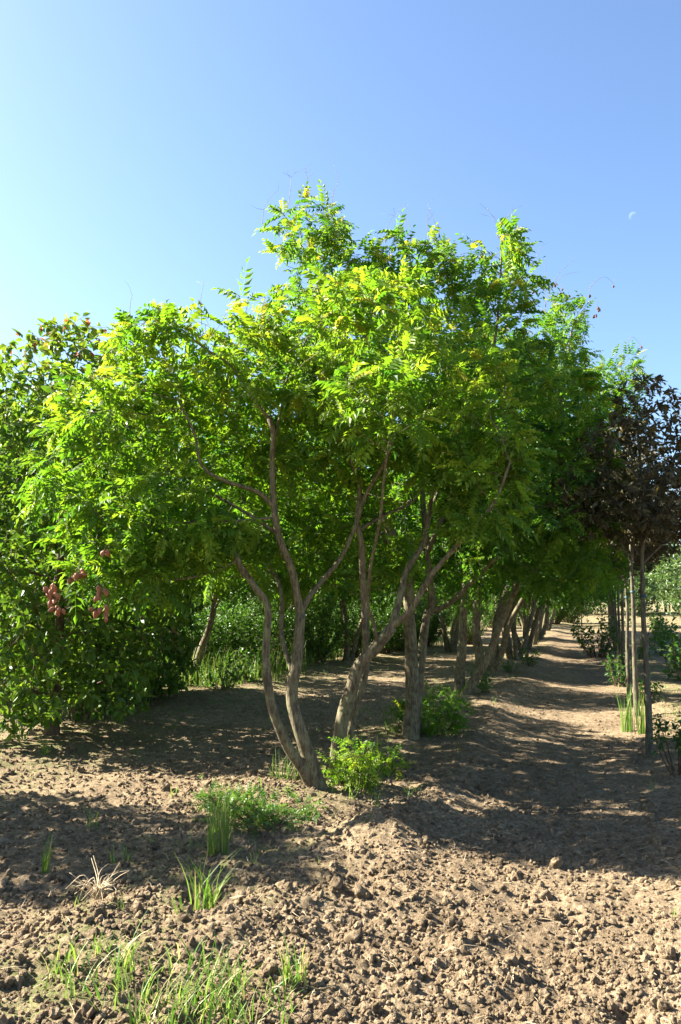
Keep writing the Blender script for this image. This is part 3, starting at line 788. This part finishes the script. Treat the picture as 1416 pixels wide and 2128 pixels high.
def generic_lines(rng, h=6.2, spread=1.3, n=4):
    L = []
    for k in range(n):
        a = 2 * math.pi * (k + rng.uniform(-.25, .25)) / n
        s = spread * rng.uniform(0.7, 1.2)
        o = np.array([math.cos(a), math.sin(a), 0])
        pts = [o * 0.08 + [0, 0, -.08], o * 0.1, o * (0.2 + .1 * s) + [0, 0, .6] + rng.normal(size=3) * .05, o * s * .45 + [0, 0, 1.4] + rng.normal(size=3) * .1, o * s * .75 + [0, 0, 2.4] + rng.normal(size=3) * .15, o * s + [0, 0, h * .6] + rng.normal(size=3) * .2]
        L.append((pts, .075 * rng.uniform(.8, 1.15), .02, None))
        i = len(L) - 1
        for q in range(2):
            b = a + rng.uniform(-1, 1)
            o2 = np.array([math.cos(b), math.sin(b), 0])
            st = np.asarray(pts[3 + q])
            L.append(([st, st + o2 * .4 + [0, 0, .45], st + o2 * 1.0 + [0, 0, .95]], .03, .01, i))
    return L
def generic_lobes(rng, h=6.2, r=2.5, z0=1.9, n=11):
    lo = []
    for k in range(n):
        a = k * 2.4 + rng.uniform(-.3, .3); u = (k + .5) / n
        rr = r * 0.62 * math.sqrt(u) * rng.uniform(.85, 1.15)
        z = z0 + (h - z0) * (0.30 + .48 * (1 - u) + rng.uniform(-.08, .08))
        lo.append((rr * math.cos(a), rr * math.sin(a), z, r * rng.uniform(.34, .48), r * rng.uniform(.34, .48), (h - z0) * rng.uniform(.18, .26)))
    return lo
def generic_tree(seed, label, loc, h, r, z0, natt, n=4):
    rng = np.random.default_rng(seed)
    root = thing("golden_rain_tree", loc, label, 'tree', RAINLAB)
    tr, li, tw, Pn, dirs, rad, tipm, nm = grow_tree(seed, generic_lines(rng, h, r * .42, n), generic_lobes(rng, h, r, z0), natt, M_BARK, step=.16, kill=.21, infl=1.2, trunk_sides=10, cap=6500)
    add_wood(root, tr, li, tw)
    O, Dd, A = leaf_spots(rng, Pn, dirs, rad, tipm, nm, 5.5, 1.1, .009)
    print(label[:30], "leaves", len(O))
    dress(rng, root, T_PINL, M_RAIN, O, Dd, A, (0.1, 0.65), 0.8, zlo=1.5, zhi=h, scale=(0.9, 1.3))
    return root
def at_xy(x, y): return np.array([x, y, gz(x, y)])
g_a = generic_tree(71, 'shaded feathery-leaved tree, its bent stems parting near the ground before tall grass', at_xy(*G(388, 1418)[:2]), 5.4, 2.4, 1.0, 2500, 3)
g_b = generic_tree(83, 'feathery-leaved tree of clustered dark stems beyond the three-stemmed one by the path', at_xy(*G(1070, 1372)[:2]), 5.8, 2.6, .65, 2600, 4)
copy_thing(g_a, at_xy(*G(722, 1378)[:2]), 2.0, 1.0, 'shaded feathery-leaved tree with bowed dark stems on the back row')
p = G(1070, 1372)[:2]
for k in range(1, 6):
    q = p + ROW_D * 3.2 * k * np.array([1.0, 1.0])
    copy_thing(g_b if k % 2 else g_a, at_xy(*q), 1.3 * k, 1.0, 'feathery-leaved tree at the far end of the row by the path', 'far end of the row of feathery trees')
for k, (x, y) in enumerate(((3.2, 24.0), (-1.2, 25.5), (1.0, 31.0), (-1.5, 18.3))):
    copy_thing(g_a if k != 1 else g_b, at_xy(x, y), 2.7 * k + 1, 1.05, 'feathery-leaved tree deep in the plantation behind the shaded back row', 'feathery trees deep in the plantation')

copy_thing(g_b, at_xy(-5.6, 12.9), 2.1, .92, 'feathery-leaved tree rising behind the red-tipped large-leaved tree')

# ------------------------------------------------------------------ large-leaved trees on the left
def broad_tree(seed, label, loc, h, r, natt, part_n=0, group='large-leaved trees feathered to the ground'):
    rng = np.random.default_rng(seed)
    root = thing("broadleaf_tree", loc, label, 'tree', group)
    L = [([np.array([0, 0, -.1]), np.array([0, 0, 0.]), np.array([.04, .02, h * .25]), np.array([.0, .06, h * .55]), np.array([.05, .05, h * .82])], .075, .012, None)]
    for k in range(9):
        a = k * 2.4; z = .35 + k * (h * .62) / 9
        o = np.array([math.cos(a), math.sin(a), 0])
        R_ = r * (0.75 - .35 * k / 9)
        L.append(([np.array([0, 0, z]), o * R_ * .5 + [0, 0, z + .25], o * R_ + [0, 0, z + .55]], .022, .007, 0))
    lo = []
    for z, rr in ((.14, .80), (.30, .95), (.46, 1.0), (.62, .86), (.76, .62), (.89, .36)):
        nn = 5 if rr > .5 else 2
        for k in range(nn):
            a = 2 * math.pi * k / nn + z * 7
            q = rr * r * (.62 if nn > 2 else .3)
            lo.append((q * math.cos(a), q * math.sin(a), z * h + rng.uniform(-.1, .1), r * .38 * rng.uniform(.8, 1.2), r * .38 * rng.uniform(.8, 1.2), h * .11))
    tr, li, tw, Pn, dirs, rad, tipm, nm = grow_tree(seed, L, lo, natt, M_BARK2, step=.10, kill=.13, infl=.7, cap=11000)
    add_wood(root, tr, li, tw)
    O, Dd, A = leaf_spots(rng, Pn, dirs, rad, tipm, nm, 7.5, 2.6, .009, spread=.9, upb=-.05, tipbias=.5)
    print(label[:30], "leaves", len(O))
    dress(rng, root, T_BROAD, M_BROAD, O, Dd, A, (0.35, 0.95), 2.2, part_n=part_n, zlo=h * .60, zhi=h * 1.05, scale=(.75, 1.2), roll=.7, world_loc=np.asarray(loc))
    return root
pb = G(108, 1532)[:2]
b1 = broad_tree(101, 'tree with large glossy oval leaves down to the ground and red shoots at its top', at_xy(*pb), 4.75, 1.65, 5400, 220)
copy_thing(b1, at_xy(-3.35, 12.2), 2.2, 0.95, 'dark large-leaved tree standing in shade behind the red-tipped one')
copy_thing(b1, at_xy(-4.9, 6.35), 4.0, 0.74, 'large-leaved tree before the red-tipped one, throwing its shadow over the clods')
copy_thing(b1, at_xy(-6.6, 13.5), 0.7, 1.05, 'large-leaved tree of the next row in from the red-tipped one')

# ------------------------------------------------------------------ copper-leaved standards on the right
def standard_tree(seed, label, loc, natt, part_n=0, stem=2.05, h=4.1, r=1.2):
    rng = np.random.default_rng(seed)
    root = thing("standard_tree", loc, label, 'tree', 'copper-leaved standards in a line beside the path')
    L = [([np.array([.0, 0, -.1]), np.array([0, 0, 0.]), np.array([.008, .01, .7]), np.array([-.012, .0, 1.4]), np.array([.0, .01, stem]), np.array([.03, 0, stem + .6]), np.array([.0, .02, h - .5])], .038, .010, None)]
    for k in range(7):
        a = k * 2.4; z = stem - .1 + .13 * k
        o = np.array([math.cos(a), math.sin(a), 0])
        L.append(([np.array([0, 0, z]), o * .22 + [0, 0, z + .25], o * (.55 - .03 * k) + [0, 0, z + .6]], .014, .005, 0))
    lo = [(0, 0, stem + .55, r * .75, r * .75, .42), (0, 0, stem + 1.05, r * .7, r * .7, .55), (.1, 0, h - .45, r * .35, r * .35, .42), (-r * .4, -.1, stem + .6, r * .5, r * .5, .45), (r * .45, .1, stem + .7, r * .5, r * .5, .45), (0, -r * .45, stem + .55, r * .5, r * .45, .4), (0, r * .45, stem + .6, r * .5, r * .45, .4)]
    tr, li, tw, Pn, dirs, rad, tipm, nm = grow_tree(seed, L, lo, natt, M_BARK3, step=.08, kill=.10, infl=.6, cap=7000, up=.2)
    add_wood(root, tr, li, tw)
    O, Dd, A = leaf_spots(rng, Pn, dirs, rad, tipm, nm, 8.0, 3.2, .007, spread=.8, upb=.1, tipbias=.7)
    print(label[:30], "leaves", len(O))
    dress(rng, root, T_COP, M_COPPER, O, Dd, A, (0.1, 0.8), .5, part_n=part_n, zlo=stem, zhi=h, scale=(.75, 1.15), roll=.8, world_loc=np.asarray(loc))
    c = tube(np.array([[-.010, 0, 1.63], [-.010, 0, 1.65]]), [.036, .036], 12)
    obj("tie_band", new_mesh("tie_band", *c, None, M_TIE, True), root)
    return root
p0 = G(1350, 1556)[:2]
s1 = standard_tree(131, 'straight slim-stemmed tree with dark coppery crown, first of its line, beside the small dark shrub', at_xy(*p0), 3600, 120)
for k in range(1, 11):
    q = p0 + np.array([.31, 1.0]) * 2.5 * k
    lab = ('slim-stemmed coppery-crowned tree rising behind the long grass blades, second of the line' if k == 1 else
           'slim-stemmed coppery-crowned tree third in the line beside the path' if k == 2 else
           'slim-stemmed tree with coppery crown, one of the far ones lined up beside the path')
    copy_thing(s1, at_xy(*q), 1.1 * k, [1, 1.02, .97, 1.05, .95][k % 5], lab, None if k < 3 else 'far coppery standards of the line')

# ------------------------------------------------------------------ bushes, hedge and undergrowth behind
def bush_mesh(rng, h, r, nst, nlf, templates, mat, sc=(.8, 1.2), tint=(.2, .8), yk=.4, lowfill=.1):
    st, O, D = [], [], []
    for k in range(nst):
        a = rng.uniform(0, 2 * math.pi); q = math.sqrt(rng.random()) * r
        e = np.array([q * math.cos(a), q * math.sin(a), h * (1 - .45 * (q / r) ** 2) * rng.uniform(.6, 1.0)])
        b = np.array([e[0] * .25, e[1] * .25, -.04])
        mid = (b + e) / 2 + np.array([e[0] * .12, e[1] * .12, h * .06]) + rng.normal(size=3) * r * .06
        c = catmull([b, mid, e], max(.04, h * .08))
        st.append(tube(c, np.linspace(.004 + h * .006, .0015, len(c)), 4))
        m = max(2, int(nlf / nst))
        i = (rng.random(m) ** .7 * (1 - lowfill) + lowfill) * (len(c) - 1.001)
        i0 = i.astype(int); f = (i - i0)[:, None]
        O.append(c[i0] * (1 - f) + c[np.minimum(i0 + 1, len(c) - 1)] * f + rng.normal(size=(m, 3)) * r * .045)
        t = e - b; t /= np.linalg.norm(t)
        D.append(rng.normal(size=(m, 3)) * .8 + t * .5 + [0, 0, .1])
    O, D = np.vstack(O), np.vstack(D)
    n = len(O)
    O[:, 2] = np.maximum(O[:, 2], .03)
    R = frames(D, np.tile([0, 0, 1.0], (n, 1)) + rng.normal(size=(n, 3)) * .4, rng.normal(size=n) * .5)
    tn = np.clip(rng.uniform(*tint, n), 0, 1); yg = (rng.random(n) < .12) * rng.random(n) * yk
    v, t, a1, a2 = scatter(templates, rng.integers(0, len(templates), n), O, R, rng.uniform(*sc, n), tn, yg)
    return join(st), (v, t, a1, a2)
def bush(name, seed, label, loc, h, r, nst, nlf, templates, mat, cat='bush', group=None, **kw):
    rng = np.random.default_rng(seed)
    root = thing(name, loc, label, cat, group)
    st, (v, t, a1, a2) = bush_mesh(rng, h, r, nst, nlf, templates, mat, **kw)
    obj("stems", new_mesh("stems", *st, None, M_BARK2, True), root)
    c = obj("foliage", new_mesh("foliage", v, t, {'tint': a1, 'young': a2}, mat), root); c['kind'] = 'stuff'
    return root
hedge_a = bush("hedge_bush", 201, 'dense green bush closing the view behind the shaded back row of trees', at_xy(-6.2, 18.5), 3.4, 1.7, 60, 9000, T_SMALL, M_BUSH, group='bushes closing the view behind the back row', sc=(1.0, 1.6))
hb = 'bushes closing the view behind the back row'
for k, (x, y, s) in enumerate(((-8.6, 17.0, 1.2), (-4.6, 20.5, 1.05), (-2.9, 22.0, .85), (-1.2, 24.0, .8), (.6, 26.0, .8), (-10.5, 21, 1.3), (-7.0, 24, 1.3), (-3.5, 27, 1.2), (2.2, 30, .8), (-12, 16, 1.3), (-5.0, 17.0, .62), (-.5, 30, 1.1), (1.6, 23.5, .5), (3.4, 34, .9), (5.5, 37, .9), (7.6, 40, .9), (9.4, 42, .8), (11.3, 44, .8), (13.0, 47, .9), (-2.2, 18.6, .5), (4.2, 27.5, .45), (-3.9, 16.2, .55), (-2.9, 17.0, .6), (-1.7, 17.6, .55), (-.7, 19.0, .6), (.3, 20.6, .55), (1.1, 22.2, .6), (-5.0, 14.6, .5), (2.6, 26, .6))):
    copy_thing(hedge_a, at_xy(x, y), 1.7 * k + .4, s, *((hedge_a['label'], hb) if x < 3 else ('dense green bush closing the far end of the path', 'bushes closing the far end of the path')))
bush("leafy_bush", 211, 'low bush of feathery leaflets at the foot of the tall twin-trunked tree', at_xy(*G(905, 1528)[:2]), .62, .42, 22, 240, [pinnate(RT, 6, .2, .05, .02, .3), pinnate(RT, 5, .17, .045, .02, .5)], M_RAIN, sc=(.7, 1.1), tint=(.15, .7))
bush("sucker_bush", 212, 'bright leafy suckers sprouting at the foot of the leaning stem pairs', at_xy(*G(742, 1648)[:2]), .40, .30, 26, 190, [pinnate(RT, 5, .15, .04, .017, .3), pinnate(RT, 4, .12, .038, .016, .5)], M_RAIN, sc=(.6, 1.1), tint=(.4, 1.0))
bush("sucker_bush", 213, 'small tuft of leafy suckers between the stem pairs and the low bush', at_xy(*G(800, 1612)[:2]), .24, .2, 14, 90, [pinnate(RT, 5, .13, .036, .015, .3)], M_RAIN, sc=(.6, 1.1), tint=(.4, 1.0))
bush("creeping_weed", 214, 'low green mat of small-leaved weed before the leaning stem pairs', at_xy(*G(560, 1718)[:2]), .14, .42, 70, 330, [pinnate(RT, 4, .09, .028, .013, .2), pinnate(RT, 3, .07, .026, .012, .4)], M_BUSH, 'weed', sc=(.6, 1.2), tint=(.2, .9))
bush("creeping_weed", 215, 'patch of weed seedlings under the tall grass tuft', at_xy(*G(470, 1690)[:2]), .16, .26, 30, 110, [pinnate(RT, 4, .09, .028, .013, .2)], M_BUSH, 'weed', sc=(.6, 1.2), tint=(.2, .9))
sh = bush("dark_shrub", 216, 'small dark shrub on a thin leaning stem beside the first coppery standard', at_xy(*G(1412, 1606)[:2]), .62, .30, 16, 420, T_SMALL, M_BUSH, 'shrub', sc=(.5, .8), tint=(0, .25), lowfill=.55)
bush("leafy_bush", 217, 'green shrubby regrowth around the second coppery standard', at_xy(*G(1340, 1462)[:2]), .55, .28, 14, 170, T_SMALL, M_BUSH, sc=(.7, 1.1), tint=(.1, .6))
bush("leafy_bush", 218, 'leafy regrowth in the shade around the third coppery standard', at_xy(*G(1288, 1420)[:2]), .9, .35, 16, 260, T_SMALL, M_BUSH, sc=(.8, 1.2), tint=(.0, .5))
bush("leafy_bush", 219, 'leafy bush reaching over the far end of the path from the line of standards', at_xy(*G(1243, 1362)[:2]), 1.5, .8, 26, 700, T_SMALL, M_BUSH, sc=(1.0, 1.6), tint=(.1, .7))
rngW = np.random.default_rng(5)
wsrc = bush("weed_plant", 231, 'knee-high leafy weed growing in the rough strip under the back rows', at_xy(*G(470, 1440)[:2]), .55, .32, 14, 190, T_SMALL, M_BUSH, 'weed', 'weeds in the rough strip under the back rows', sc=(.7, 1.2))
for k, (a, b) in enumerate(((430, 1432), (505, 1424), (535, 1408), (350, 1440), (300, 1452), (255, 1470), (210, 1488), (640, 1385), (600, 1398), (680, 1372), (770, 1362), (330, 1420), (570, 1390), (450, 1410), (160, 1500), (1010, 1448), (1000, 1432), (1100, 1388), (1060, 1398), (940, 1340), (900, 1330), (1110, 1340))):
    copy_thing(wsrc, at_xy(*G(a, b)[:2]), k * 1.9, [.8, 1.2, 1.5, 1.0, 1.7][k % 5] * (.55 if a > 880 else 1), wsrc['label'] if a < 880 else 'small leafy weed at the foot of the row by the path', 'weeds in the rough strip under the back rows' if a < 880 else 'weeds at the foot of the row by the path')

# ------------------------------------------------------------------ open field and far trees on the right
def far_tree(seed, label, loc, h, r, group, natt=350, flat=.35):
    rng = np.random.default_rng(seed)
    root = thing("field_tree", loc, label, 'tree', group)
    L = [([np.array([0, 0, -.1]), np.array([.02, 0, h * .2]), np.array([0, .05, h * .6])], .06 * h / 4, .02, None)]
    lo = [(r * .5 * math.cos(a), r * .5 * math.sin(a), h * (.50 + .10 * (k % 3)), r * .6, r * .6, h * flat * .8) for k, a in enumerate(np.linspace(0, 6.28, 6)[:-1])] + [(0, 0, h * .82, r * .5, r * .5, h * .18)]
    tr, li, tw, Pn, dirs, rad, tipm, nm = grow_tree(seed, L, lo, natt, M_BARK3, step=.25, kill=.3, infl=1.6, trunk_sides=7, cap=1500)
    add_wood(root, tr, li, tw)
    O, Dd, A = leaf_spots(rng, Pn, dirs, rad, tipm, nm, 9.0, 4.0, .03, spread=1.0)
    dress(rng, root, T_SMALL, M_FAR, O, Dd, A, (.1, 1.0), .3, zlo=0, zhi=h, scale=(2.0, 3.4), roll=.8)
    return root
f1 = far_tree(301, 'flat-topped pale green tree standing at the far side of the sunny field', at_xy(19.5, 47), 3.6, 2.2, 'far trees across the sunny field')
f2 = far_tree(302, 'flat-topped pale green tree standing at the far side of the sunny field', at_xy(21.5, 52), 4.2, 2.0, 'far trees across the sunny field', 350, .6)
rngF = np.random.default_rng(9)
for k in range(38):
    y = rngF.uniform(40, 80); x = y * rngF.uniform(.29, .62)
    copy_thing(f1 if k % 2 else f2, at_xy(x, y), k * 1.1, rngF.uniform(.85, 1.5) * y / 60, f1['label'], 'far trees across the sunny field')
for k in range(30):
    a = -.62 + k * .034; y = 62 + rngF.uniform(0, 25); 
    copy_thing(f2 if k % 2 else f1, at_xy(y * a, y), k * 1.3, rngF.uniform(1.3, 2.0), 'distant tree in the belt beyond the plantation', 'distant tree belt beyond the plantation')
sap = bush("sapling", 311, 'knee-high young plant in a row on the sunny field', at_xy(*G(1385, 1332)[:2]), .8, .3, 7, 70, T_SMALL, M_BUSH, 'sapling', 'young plants in rows on the sunny field', sc=(1.2, 2.0))
for k in range(54):
    y = 15.5 + (k % 18) * 1.5; x = y * .37 + .5 + (k // 18) * 1.7
    if x / y * FPX + 708 > 1460: continue
    copy_thing(sap, at_xy(x + rngF.normal() * .15, y + rngF.normal() * .2), k * 1.7, rngF.uniform(.7, 1.2), sap['label'], sap['group'])

# ------------------------------------------------------------------ grass, straw, clods
def blades(rng, n, r, h, lean=.35, w=.004, segs=4):
    vs, ts, tn, yg, k = [], [], [], [], 0
    for i in range(n):
        a = rng.uniform(0, 6.283); q = math.sqrt(rng.random()) * r
        b = np.array([q * math.cos(a), q * math.sin(a), -.02])
        L = h * rng.uniform(.45, 1.1); ld = rng.uniform(0, 6.283); le = lean * rng.uniform(.2, 1.4) * L
        o = np.array([math.cos(ld), math.sin(ld), 0]); s = np.array([-o[1], o[0], 0])
        s = s * math.cos(rng.uniform(-.8, .8)) + o * math.sin(rng.uniform(-.8, .8))
        u = np.linspace(0, 1, segs + 1)
        c = b + np.outer(u, [0, 0, L]) * (1 - .25 * u[:, None] * lean) + np.outer(u ** 2, o * le)
        ww = w * rng.uniform(.6, 1.3) * (1 - u ** 2 * .95)
        v = np.vstack([c + s * ww[:, None], c - s * ww[:, None]])
        t = []
        for j in range(segs): t += [(j, j + 1, segs + 2 + j), (j, segs + 2 + j, segs + 1 + j)]
        vs.append(v); ts.append(np.array(t) + k); k += len(v)
        tn.append(np.full(len(v), rng.uniform(.2, 1))); yg.append(np.full(len(v), float(rng.random() < .16) * rng.uniform(.4, 1)))
    return np.vstack(vs), np.vstack(ts), np.concatenate(tn), np.concatenate(yg)
def tuft(seed, label, px, py, n, r, h, lean=.35, w=.004, group=None):
    rng = np.random.default_rng(seed)
    v, t, a, b = blades(rng, n, r, h, lean, w)
    p = G(px, py)[:2]
    o = obj("grass_tuft", new_mesh("grass_tuft", v, t, {'tint': a, 'young': b}, M_GRASS), None, at_xy(*p))
    return tag(o, label, 'grass', group)
tuft(401, 'tall tuft of thin upright grass beside the low green weed mat', 452, 1790, 70, .07, .46, .18, .0032)
tuft(402, 'second slender tuft rising out of the weed seedlings', 465, 1740, 40, .08, .34, .3, .003)
tuft(403, 'arching grass bent over the hollow in the clods', 425, 1900, 40, .07, .36, .55, .004)
tuft(404, 'bright green grass clump spreading at the edge of the tilled ground', 360, 2085, 170, .30, .20, .7, .0038)
tuft(405, 'loose clump of bright grass growing among pale straw', 190, 2050, 90, .20, .22, .65, .0038)
tuft(406, 'short dense grass in the bare clay patch next to the straw', 470, 2112, 130, .26, .16, .8, .0038)
tuft(407, 'broad-bladed grass shoot standing among the foreground clods', 612, 2050, 26, .05, .22, .45, .005)
tuft(408, 'single tall grass shoot with wide blades on the shaded clods', 95, 1815, 12, .025, .32, .3, .005)
tuft(409, 'long grass blades at the foot of the second coppery standard', 1308, 1505, 40, .10, .62, .15, .006)
tuft(410, 'long grass blades against the stem of the first coppery standard', 1335, 1512, 26, .05, .50, .12, .006)
tuft(411, 'thin grass stalks rising from the leafy suckers', 765, 1640, 30, .16, .50, .2, .003)
tuft(412, 'grass sprouting to the sunny side of the first leaning stem', 590, 1640, 45, .14, .30, .4, .003)
tuft(413, 'grass tuft against the trunk of the tall twin-trunked tree', 822, 1530, 40, .14, .42, .3, .004)
tuft(414, 'short grass under the large-leaved red-tipped tree', 95, 1570, 24, .05, .2, .4, .004)
tuft(415, 'short yellowish grass on the path side of the suckers', 860, 1650, 16, .1, .14, .4, .003)
tuft(416, 'few grass blades on the shaded clods by the tree shadow edge', 190, 1730, 14, .06, .22, .4, .004)
tuft(417, 'scattered grass blades on the clods above the dry root clump', 250, 1790, 10, .06, .16, .5, .004)
gsrc = tuft(430, 'tall wild grass in the rough strip behind the back row of trees', 500, 1415, 120, .5, .7, .35, .006, 'tall wild grass behind the back row')
for k, (a, b) in enumerate(((540, 1420), (470, 1428), (580, 1402), (620, 1390), (430, 1405), (520, 1395), (660, 1378), (700, 1368), (350, 1425), (300, 1440), (240, 1465), (180, 1485), (560, 1385), (760, 1355), (840, 1345), (920, 1340), (880, 1338), (600, 1375), (400, 1420))):
    o = gsrc.copy(); COL.objects.link(o); o.location = tuple(at_xy(*G(a, b)[:2])); o.rotation_euler = (0, 0, k * 1.3)
    s = [.9, .7, 1.1, .8][k % 4]; o.scale = (s, s, s)

# dry root clump with pale rootlets
rng = np.random.default_rng(77)
rc = thing("root_clump", at_xy(*G(200, 1898)[:2]), 'upturned dry root clump bristling with pale rootlets on the clods', 'roots')
parts = []
for k in range(46):
    a = rng.uniform(0, 6.28); o = np.array([math.cos(a), math.sin(a), 0])
    L = rng.uniform(.08, .2)
    c = catmull([np.array([0, 0, .03]), o * L * .35 + [0, 0, .06 + L * .35] + rng.normal(size=3) * .012, o * L * .8 + [0, 0, .05 + L * rng.uniform(.1, .8)] + rng.normal(size=3) * .02], .03)
    parts.append(tube(c, np.linspace(.0035, .001, len(c)), 4))
obj("rootlets", new_mesh("rootlets", *join(parts), None, M_STRAW, True), rc)

def ico(sub):
    bm = bmesh.new(); bmesh.ops.create_icosphere(bm, subdivisions=sub, radius=1.0)
    v = np.array([q.co[:] for q in bm.verts]); t = np.array([[q.index for q in f.verts] for f in bm.faces]); bm.free()
    return v, t
def clod_shape(rng, sub, amp=.35):
    v, t = ico(sub)
    ph = rng.random(3) * 40
    n = vnoise(v[:, 0] * 1.4 + ph[0] + v[:, 2] * .9, v[:, 1] * 1.4 + ph[1] - v[:, 2] * 1.1, 3) + .55 * vnoise(v[:, 0] * 3.2 + ph[2] + v[:, 2] * 2.3, v[:, 1] * 3.2 + v[:, 2] * 2.9, 4)
    if sub > 2: n = n + .35 * vnoise(v[:, 0] * 7 + ph[2] + v[:, 2] * 5.3, v[:, 1] * 7 + v[:, 2] * 5.9, 6)
    v = v * (1 + amp * 2 * n)[:, None]
    return v * np.array([1.0, rng.uniform(.75, 1.0), rng.uniform(.6, .85)]), t
rng = np.random.default_rng(55)
def clod_positions(n, rmin, rmax, half=.62, flat=False):
    out = []
    r = rng.uniform(rmin, rmax, n) if flat else np.exp(rng.uniform(math.log(rmin), math.log(rmax), n)); a = rng.uniform(-half, half, n)
    x, y = r * np.sin(a), r * np.cos(a)
    s = row_s(x, y)
    path = np.clip(1 - np.abs(s - 2.1) / 1.0, 0, 1) * np.clip((r - 5.5) / 2, 0, 1)
    dens = .60 + .9 * np.clip(fbm(x * 1.1, y * 1.1, 91, 3) + .25, 0, 1)
    k = rng.random(n) < dens * (1 - .45 * path)
    return x[k], y[k]
CL_S = [clod_shape(rng, 1) for _ in range(6)]; CL_M = [clod_shape(rng, 2) for _ in range(6)]
def clod_stuff(name, label, tmpl, x, y, size):
    n = len(x)
    z = ground_h(x, y)
    q = rng.normal(size=(n, 3)); R = frames(q, rng.normal(size=(n, 3)), rng.uniform(0, 6.28, n))
    v, t, a, b = scatter(tmpl, rng.integers(0, len(tmpl), n), np.stack([x, y, z + size * .15], -1), R, size, np.zeros(n), np.zeros(n))
    o = obj(name, new_mesh(name, v, t, None, M_SOIL, False)); o['kind'] = 'stuff'; o['label'] = label
    return o
x, y = clod_positions(29000, 2.2, 7.0, .52)
clod_stuff("soil_crumbs", 'crumbly bits of dry soil strewn before the leaning stem pairs', CL_S, x, y, .0055 + .0125 * rng.random(len(x)) ** 1.9)
OCT = (np.array([[1, 0, 0], [-1, 0, 0], [0, 1, 0], [0, -1, 0], [0, 0, 1], [0, 0, -1]], float), np.array([[0, 2, 4], [2, 1, 4], [1, 3, 4], [3, 0, 4], [2, 0, 5], [1, 2, 5], [3, 1, 5], [0, 3, 5]]))
CL_T = [(OCT[0] * rng.uniform(.6, 1.2, (6, 1)) + rng.normal(size=(6, 3)) * .15, OCT[1]) for _ in range(6)]
x, y = clod_positions(18000, 5.5, 15, .55, True)
clod_stuff("soil_crumbs", 'crumbly bits of dry soil strewn along the path and between the tree rows', CL_T, x, y, .008 + .016 * rng.random(len(x)) ** 2.0)
x, y = clod_positions(4300, 2.2, 9)
clod_stuff("soil_lumps", 'small dry soil lumps strewn over the tilled ground', CL_M, x, y, .013 + .018 * rng.random(len(x)) ** 2.0)
CL_B = [new_mesh("soil_clod", *clod_shape(rng, 3, .42), None, M_SOIL, True) for _ in range(9)]
x, y = clod_positions(700, 2.7, 9.0, .44)
x, y = x[:190], y[:190]
z = ground_h(x, y)
for i in range(len(x)):
    o = obj("soil_clod", CL_B[i % 9])
    s = (.020 + .022 * rng.random() ** 2.5) * (1 + .10 * max(0, math.hypot(x[i], y[i]) - 3.5))
    o.location = (x[i], y[i], z[i] + s * .2); o.scale = (s, s, s); o.rotation_euler = tuple(rng.uniform(0, 6.28, 3))
    tag(o, 'fist-sized clod of dry pale soil lying on the tilled ground', 'clod', 'large soil clods on the tilled ground')

# straw, fallen bits and weed seedlings
def litter(n, rmin, rmax):
    parts = []
    r = np.exp(rng.uniform(math.log(rmin), math.log(rmax), n)); a = rng.uniform(-.55, .55, n)
    x, y = r * np.sin(a), r * np.cos(a); z = ground_h(x, y)
    for i in range(n):
        d = rng.normal(size=3) * [1, 1, .25]; d /= np.linalg.norm(d)
        L = rng.uniform(.03, .13)
        p_ = np.array([x[i], y[i], z[i] + .012])
        c = np.array([p_ - d * L / 2, p_ + rng.normal(size=3) * .006 + [0, 0, .008], p_ + d * L / 2])
        parts.append(tube(c, [.0014, .0016, .0008], 3))
    return join(parts)
o = obj("straw", new_mesh("straw", *litter(900, 2.3, 9), None, M_STRAW, True)); o['kind'] = 'stuff'; o['label'] = 'bits of pale straw and rootlets on the soil'
# sparse grass seedlings along the rows
v_, t_, a_, b_, k = [], [], [], [], 0
n = 520
tt_ = rng.uniform(-3, 22, n); ss = np.where(rng.random(n) < .4, rng.normal(size=n) * .5, np.where(rng.random(n) < .5, 3.35 + rng.normal(size=n) * .35, -rng.uniform(.5, 4.5, n)))
for i in range(n):
    q = B_MAIN + ROW_D * tt_[i] + ROW_N * ss[i]
    if q[1] < 2.6: continue
    v, t, a, b = blades(rng, int(rng.integers(3, 8)), .03, rng.uniform(.06, .2), .6, .003, 3)
    v = v + [q[0], q[1], float(ground_h(np.array([q[0]]), np.array([q[1]]))[0])]
    v_.append(v); t_.append(t + k); k += len(v); a_.append(a); b_.append(b)
o = obj("grass", new_mesh("grass", np.vstack(v_), np.vstack(t_), {'tint': np.concatenate(a_), 'young': np.concatenate(b_)}, M_GRASS)); o['kind'] = 'stuff'; o['label'] = 'sparse grass seedlings in the soil along the tree rows'

seen = set(); tot = 0
for me in bpy.data.meshes:
    if me.users: tot += sum(max(0, 1) for _ in ()) + (len(me.loops) - 2 * len(me.polygons))
print("TRIANGLES", tot, "OBJECTS", len(bpy.data.objects))
